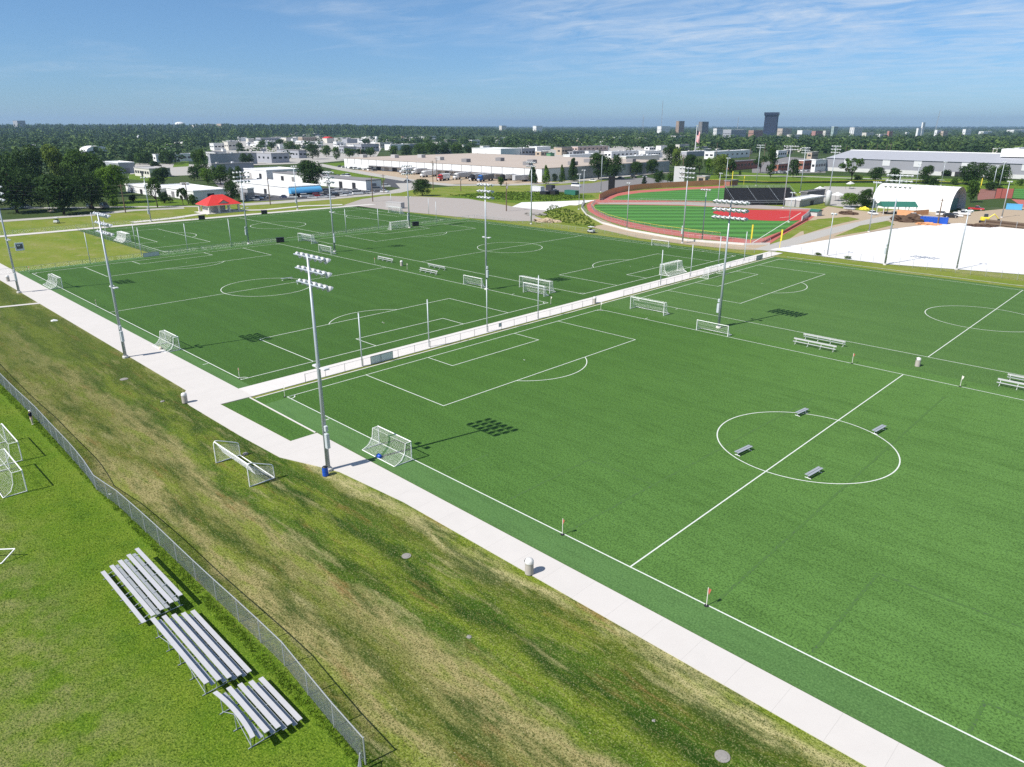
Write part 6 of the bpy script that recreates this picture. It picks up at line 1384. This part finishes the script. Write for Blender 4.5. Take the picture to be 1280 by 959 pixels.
mast(803, 168, 144, 2.6, 'lattice mast on the skyline left of the thin mast'); mast(826, 168, 126, 1.0, 'thin tall mast on the skyline'); mast(921, 168, 146, 1.0, 'thin mast left of the dark tower'); mast(218, 166, 149.5, .9, 'thin mast beside the white water tower'); mast(1168, 168, 138, 1.6, 'leaning crane boom on the right skyline', .07); mast(874, 168, 163, .8, 'short mast') if False else None

# ------------------------------------------------------------------ air, sky, sun, camera
hz = bpy.data.materials.new('haze_air'); hz.use_nodes = True; nt = hz.node_tree; nt.nodes.clear(); o = nt.nodes.new('ShaderNodeOutputMaterial'); pv = nt.nodes.new('ShaderNodeVolumePrincipled'); pv.inputs['Color'].default_value = (.50,.72,1,1); pv.inputs['Density'].default_value = .00007; pv.inputs['Anisotropy'].default_value = .25; nt.links.new(pv.outputs[0], o.inputs['Volume'])
MATS['haze_air'] = hz
tag(MB().box((0, 0, 79), (31000, 31000, 160.4)).build('haze', hz), kind='stuff')

SUN_EL, SUN_AZ = 46.5, 258.2        # azimuth of the sun counter-clockwise from +x
w = bpy.data.worlds.new('World'); S.world = w; w.use_nodes = True; nt = w.node_tree; bg = nt.nodes['Background']; L = nt.links.new
sky = nt.nodes.new('ShaderNodeTexSky'); sky.sky_type = 'NISHITA'; sky.sun_disc = False; sky.sun_elevation = R(SUN_EL); sky.sun_rotation = R(90-SUN_AZ); sky.air_density = 1.0; sky.dust_density = .15; sky.ozone_density = 2.2; sky.altitude = 300
tc = nt.nodes.new('ShaderNodeTexCoord'); sx = nt.nodes.new('ShaderNodeSeparateXYZ'); L(tc.outputs['Generated'], sx.inputs[0])
def mth(op, a, b=0.0, clamp=False):
    n = nt.nodes.new('ShaderNodeMath'); n.operation = op; n.use_clamp = clamp
    for i, v in enumerate((a, b)):
        if hasattr(v, 'is_output'): L(v, n.inputs[i])
        else: n.inputs[i].default_value = v
    return n.outputs[0]
zz = mth('ADD', mth('MAXIMUM', sx.outputs['Z'], 0.0), .045)
cx = nt.nodes.new('ShaderNodeCombineXYZ'); L(mth('DIVIDE', sx.outputs['X'], zz), cx.inputs[0]); L(mth('DIVIDE', sx.outputs['Y'], zz), cx.inputs[1])   # plane of a high cloud layer
def mapped(rot, scl, loc=(0,0,0)):
    mp = nt.nodes.new('ShaderNodeMapping'); L(cx.outputs[0], mp.inputs[0]); mp.inputs['Rotation'].default_value = (0,0,rot); mp.inputs['Scale'].default_value = scl; mp.inputs['Location'].default_value = loc; return mp.outputs[0]
def nz(v, s, d, r=.6):
    n = nt.nodes.new('ShaderNodeTexNoise'); L(v, n.inputs['Vector']); n.inputs['Scale'].default_value = s; n.inputs['Detail'].default_value = d; n.inputs['Roughness'].default_value = r; n.inputs['Distortion'].default_value = .6; return n.outputs['Fac']
def rmp(f, stops):
    n = nt.nodes.new('ShaderNodeValToRGB'); L(f, n.inputs[0]); e = n.color_ramp.elements
    while len(e) < len(stops): e.new(.5)
    for el, (p, c) in zip(e, stops): el.position = p; el.color = (c, c, c, 1)
    return n.outputs[0]
streak = nz(mapped(-YAW+R(118), (.95,1.45,1)), 1.5, 10, .70); cover_ = nz(mapped(.4, (.22,.22,1), (1.3,.4,0)), 1, 3)
# thicker cloud to the right of the view
side = mth('ADD', mth('MULTIPLY', sx.outputs['X'], RT.x), mth('MULTIPLY', sx.outputs['Y'], RT.y))
cov = rmp(mth('ADD', cover_, mth('ADD', mth('MULTIPLY', side, .30), -.015)), [(.40, 0.0), (.60, 1.0)])
cl = mth('MULTIPLY', rmp(streak, [(.38, 0.0), (.70, 1.0)]), cov)
wisp = rmp(nz(mapped(-YAW+R(95), (.5,2.2,1), (4,2,0)), .9, 7, .62), [(.60, 0.0), (.80, .32)])
cl = mth('MULTIPLY', mth('MULTIPLY', mth('MAXIMUM', cl, wisp), .92), rmp(sx.outputs['Z'], [(.02, 0.15), (.13, 1.0)]))
mx = nt.nodes.new('ShaderNodeMix'); mx.data_type = 'RGBA'; L(cl, mx.inputs[0]); 
tint = nt.nodes.new('ShaderNodeValToRGB'); L(mth('MULTIPLY', sx.outputs['Z'], 2.6, True), tint.inputs[0]); te = tint.color_ramp.elements; te[0].color = (.44,.68,1.08,1); te[1].color = (.66,.86,1.03,1); te[1].position = .6
tm = nt.nodes.new('ShaderNodeMix'); tm.data_type = 'RGBA'; tm.blend_type = 'MULTIPLY'; tm.inputs[0].default_value = 1; L(sky.outputs[0], tm.inputs[6]); L(tint.outputs[0], tm.inputs[7]); L(tm.outputs[2], mx.inputs[6]); mx.inputs[7].default_value = (6.6,7.4,8.4,1)
L(mx.outputs[2], bg.inputs[0]); bg.inputs[1].default_value = .073
sl = bpy.data.lights.new('sun', 'SUN'); sl.energy = 4.6; sl.angle = R(.53); sl.color = (1,.955,.89); so = bpy.data.objects.new('sun', sl); COL.objects.link(so)
d = Vector((math.cos(R(SUN_EL))*math.cos(R(SUN_AZ)), math.cos(R(SUN_EL))*math.sin(R(SUN_AZ)), math.sin(R(SUN_EL)))); so.rotation_euler = d.to_track_quat('Z', 'Y').to_euler(); so.location = d*200
cd = bpy.data.cameras.new('camera'); co = bpy.data.objects.new('camera', cd); COL.objects.link(co); co.location = CAM; co.rotation_euler = (R(90)-PITCH, 0, YAW-R(90)); cd.sensor_width = 36; cd.lens = FPX/1280*36; cd.clip_start = .5; cd.clip_end = 40000; S.camera = co
S.view_settings.view_transform = 'Standard'; S.view_settings.look = 'None'; S.view_settings.exposure = .55; S.view_settings.gamma = 1; S.view_settings.use_curve_mapping = False
S.cycles.use_denoising = False; S.cycles.max_bounces = 5; S.cycles.diffuse_bounces = 2; S.cycles.glossy_bounces = 2; S.cycles.transmission_bounces = 2; S.cycles.transparent_max_bounces = 4; S.cycles.volume_bounces = 0; S.cycles.use_adaptive_sampling = True; S.cycles.adaptive_threshold = .008
S.cycles.sample_clamp_indirect = 4

for o in COL.objects:
    if o.parent is None and 'label' in o and not 4 <= len(o['label'].split()) <= 16: print('LABEL', len(o['label'].split()), o['label'])
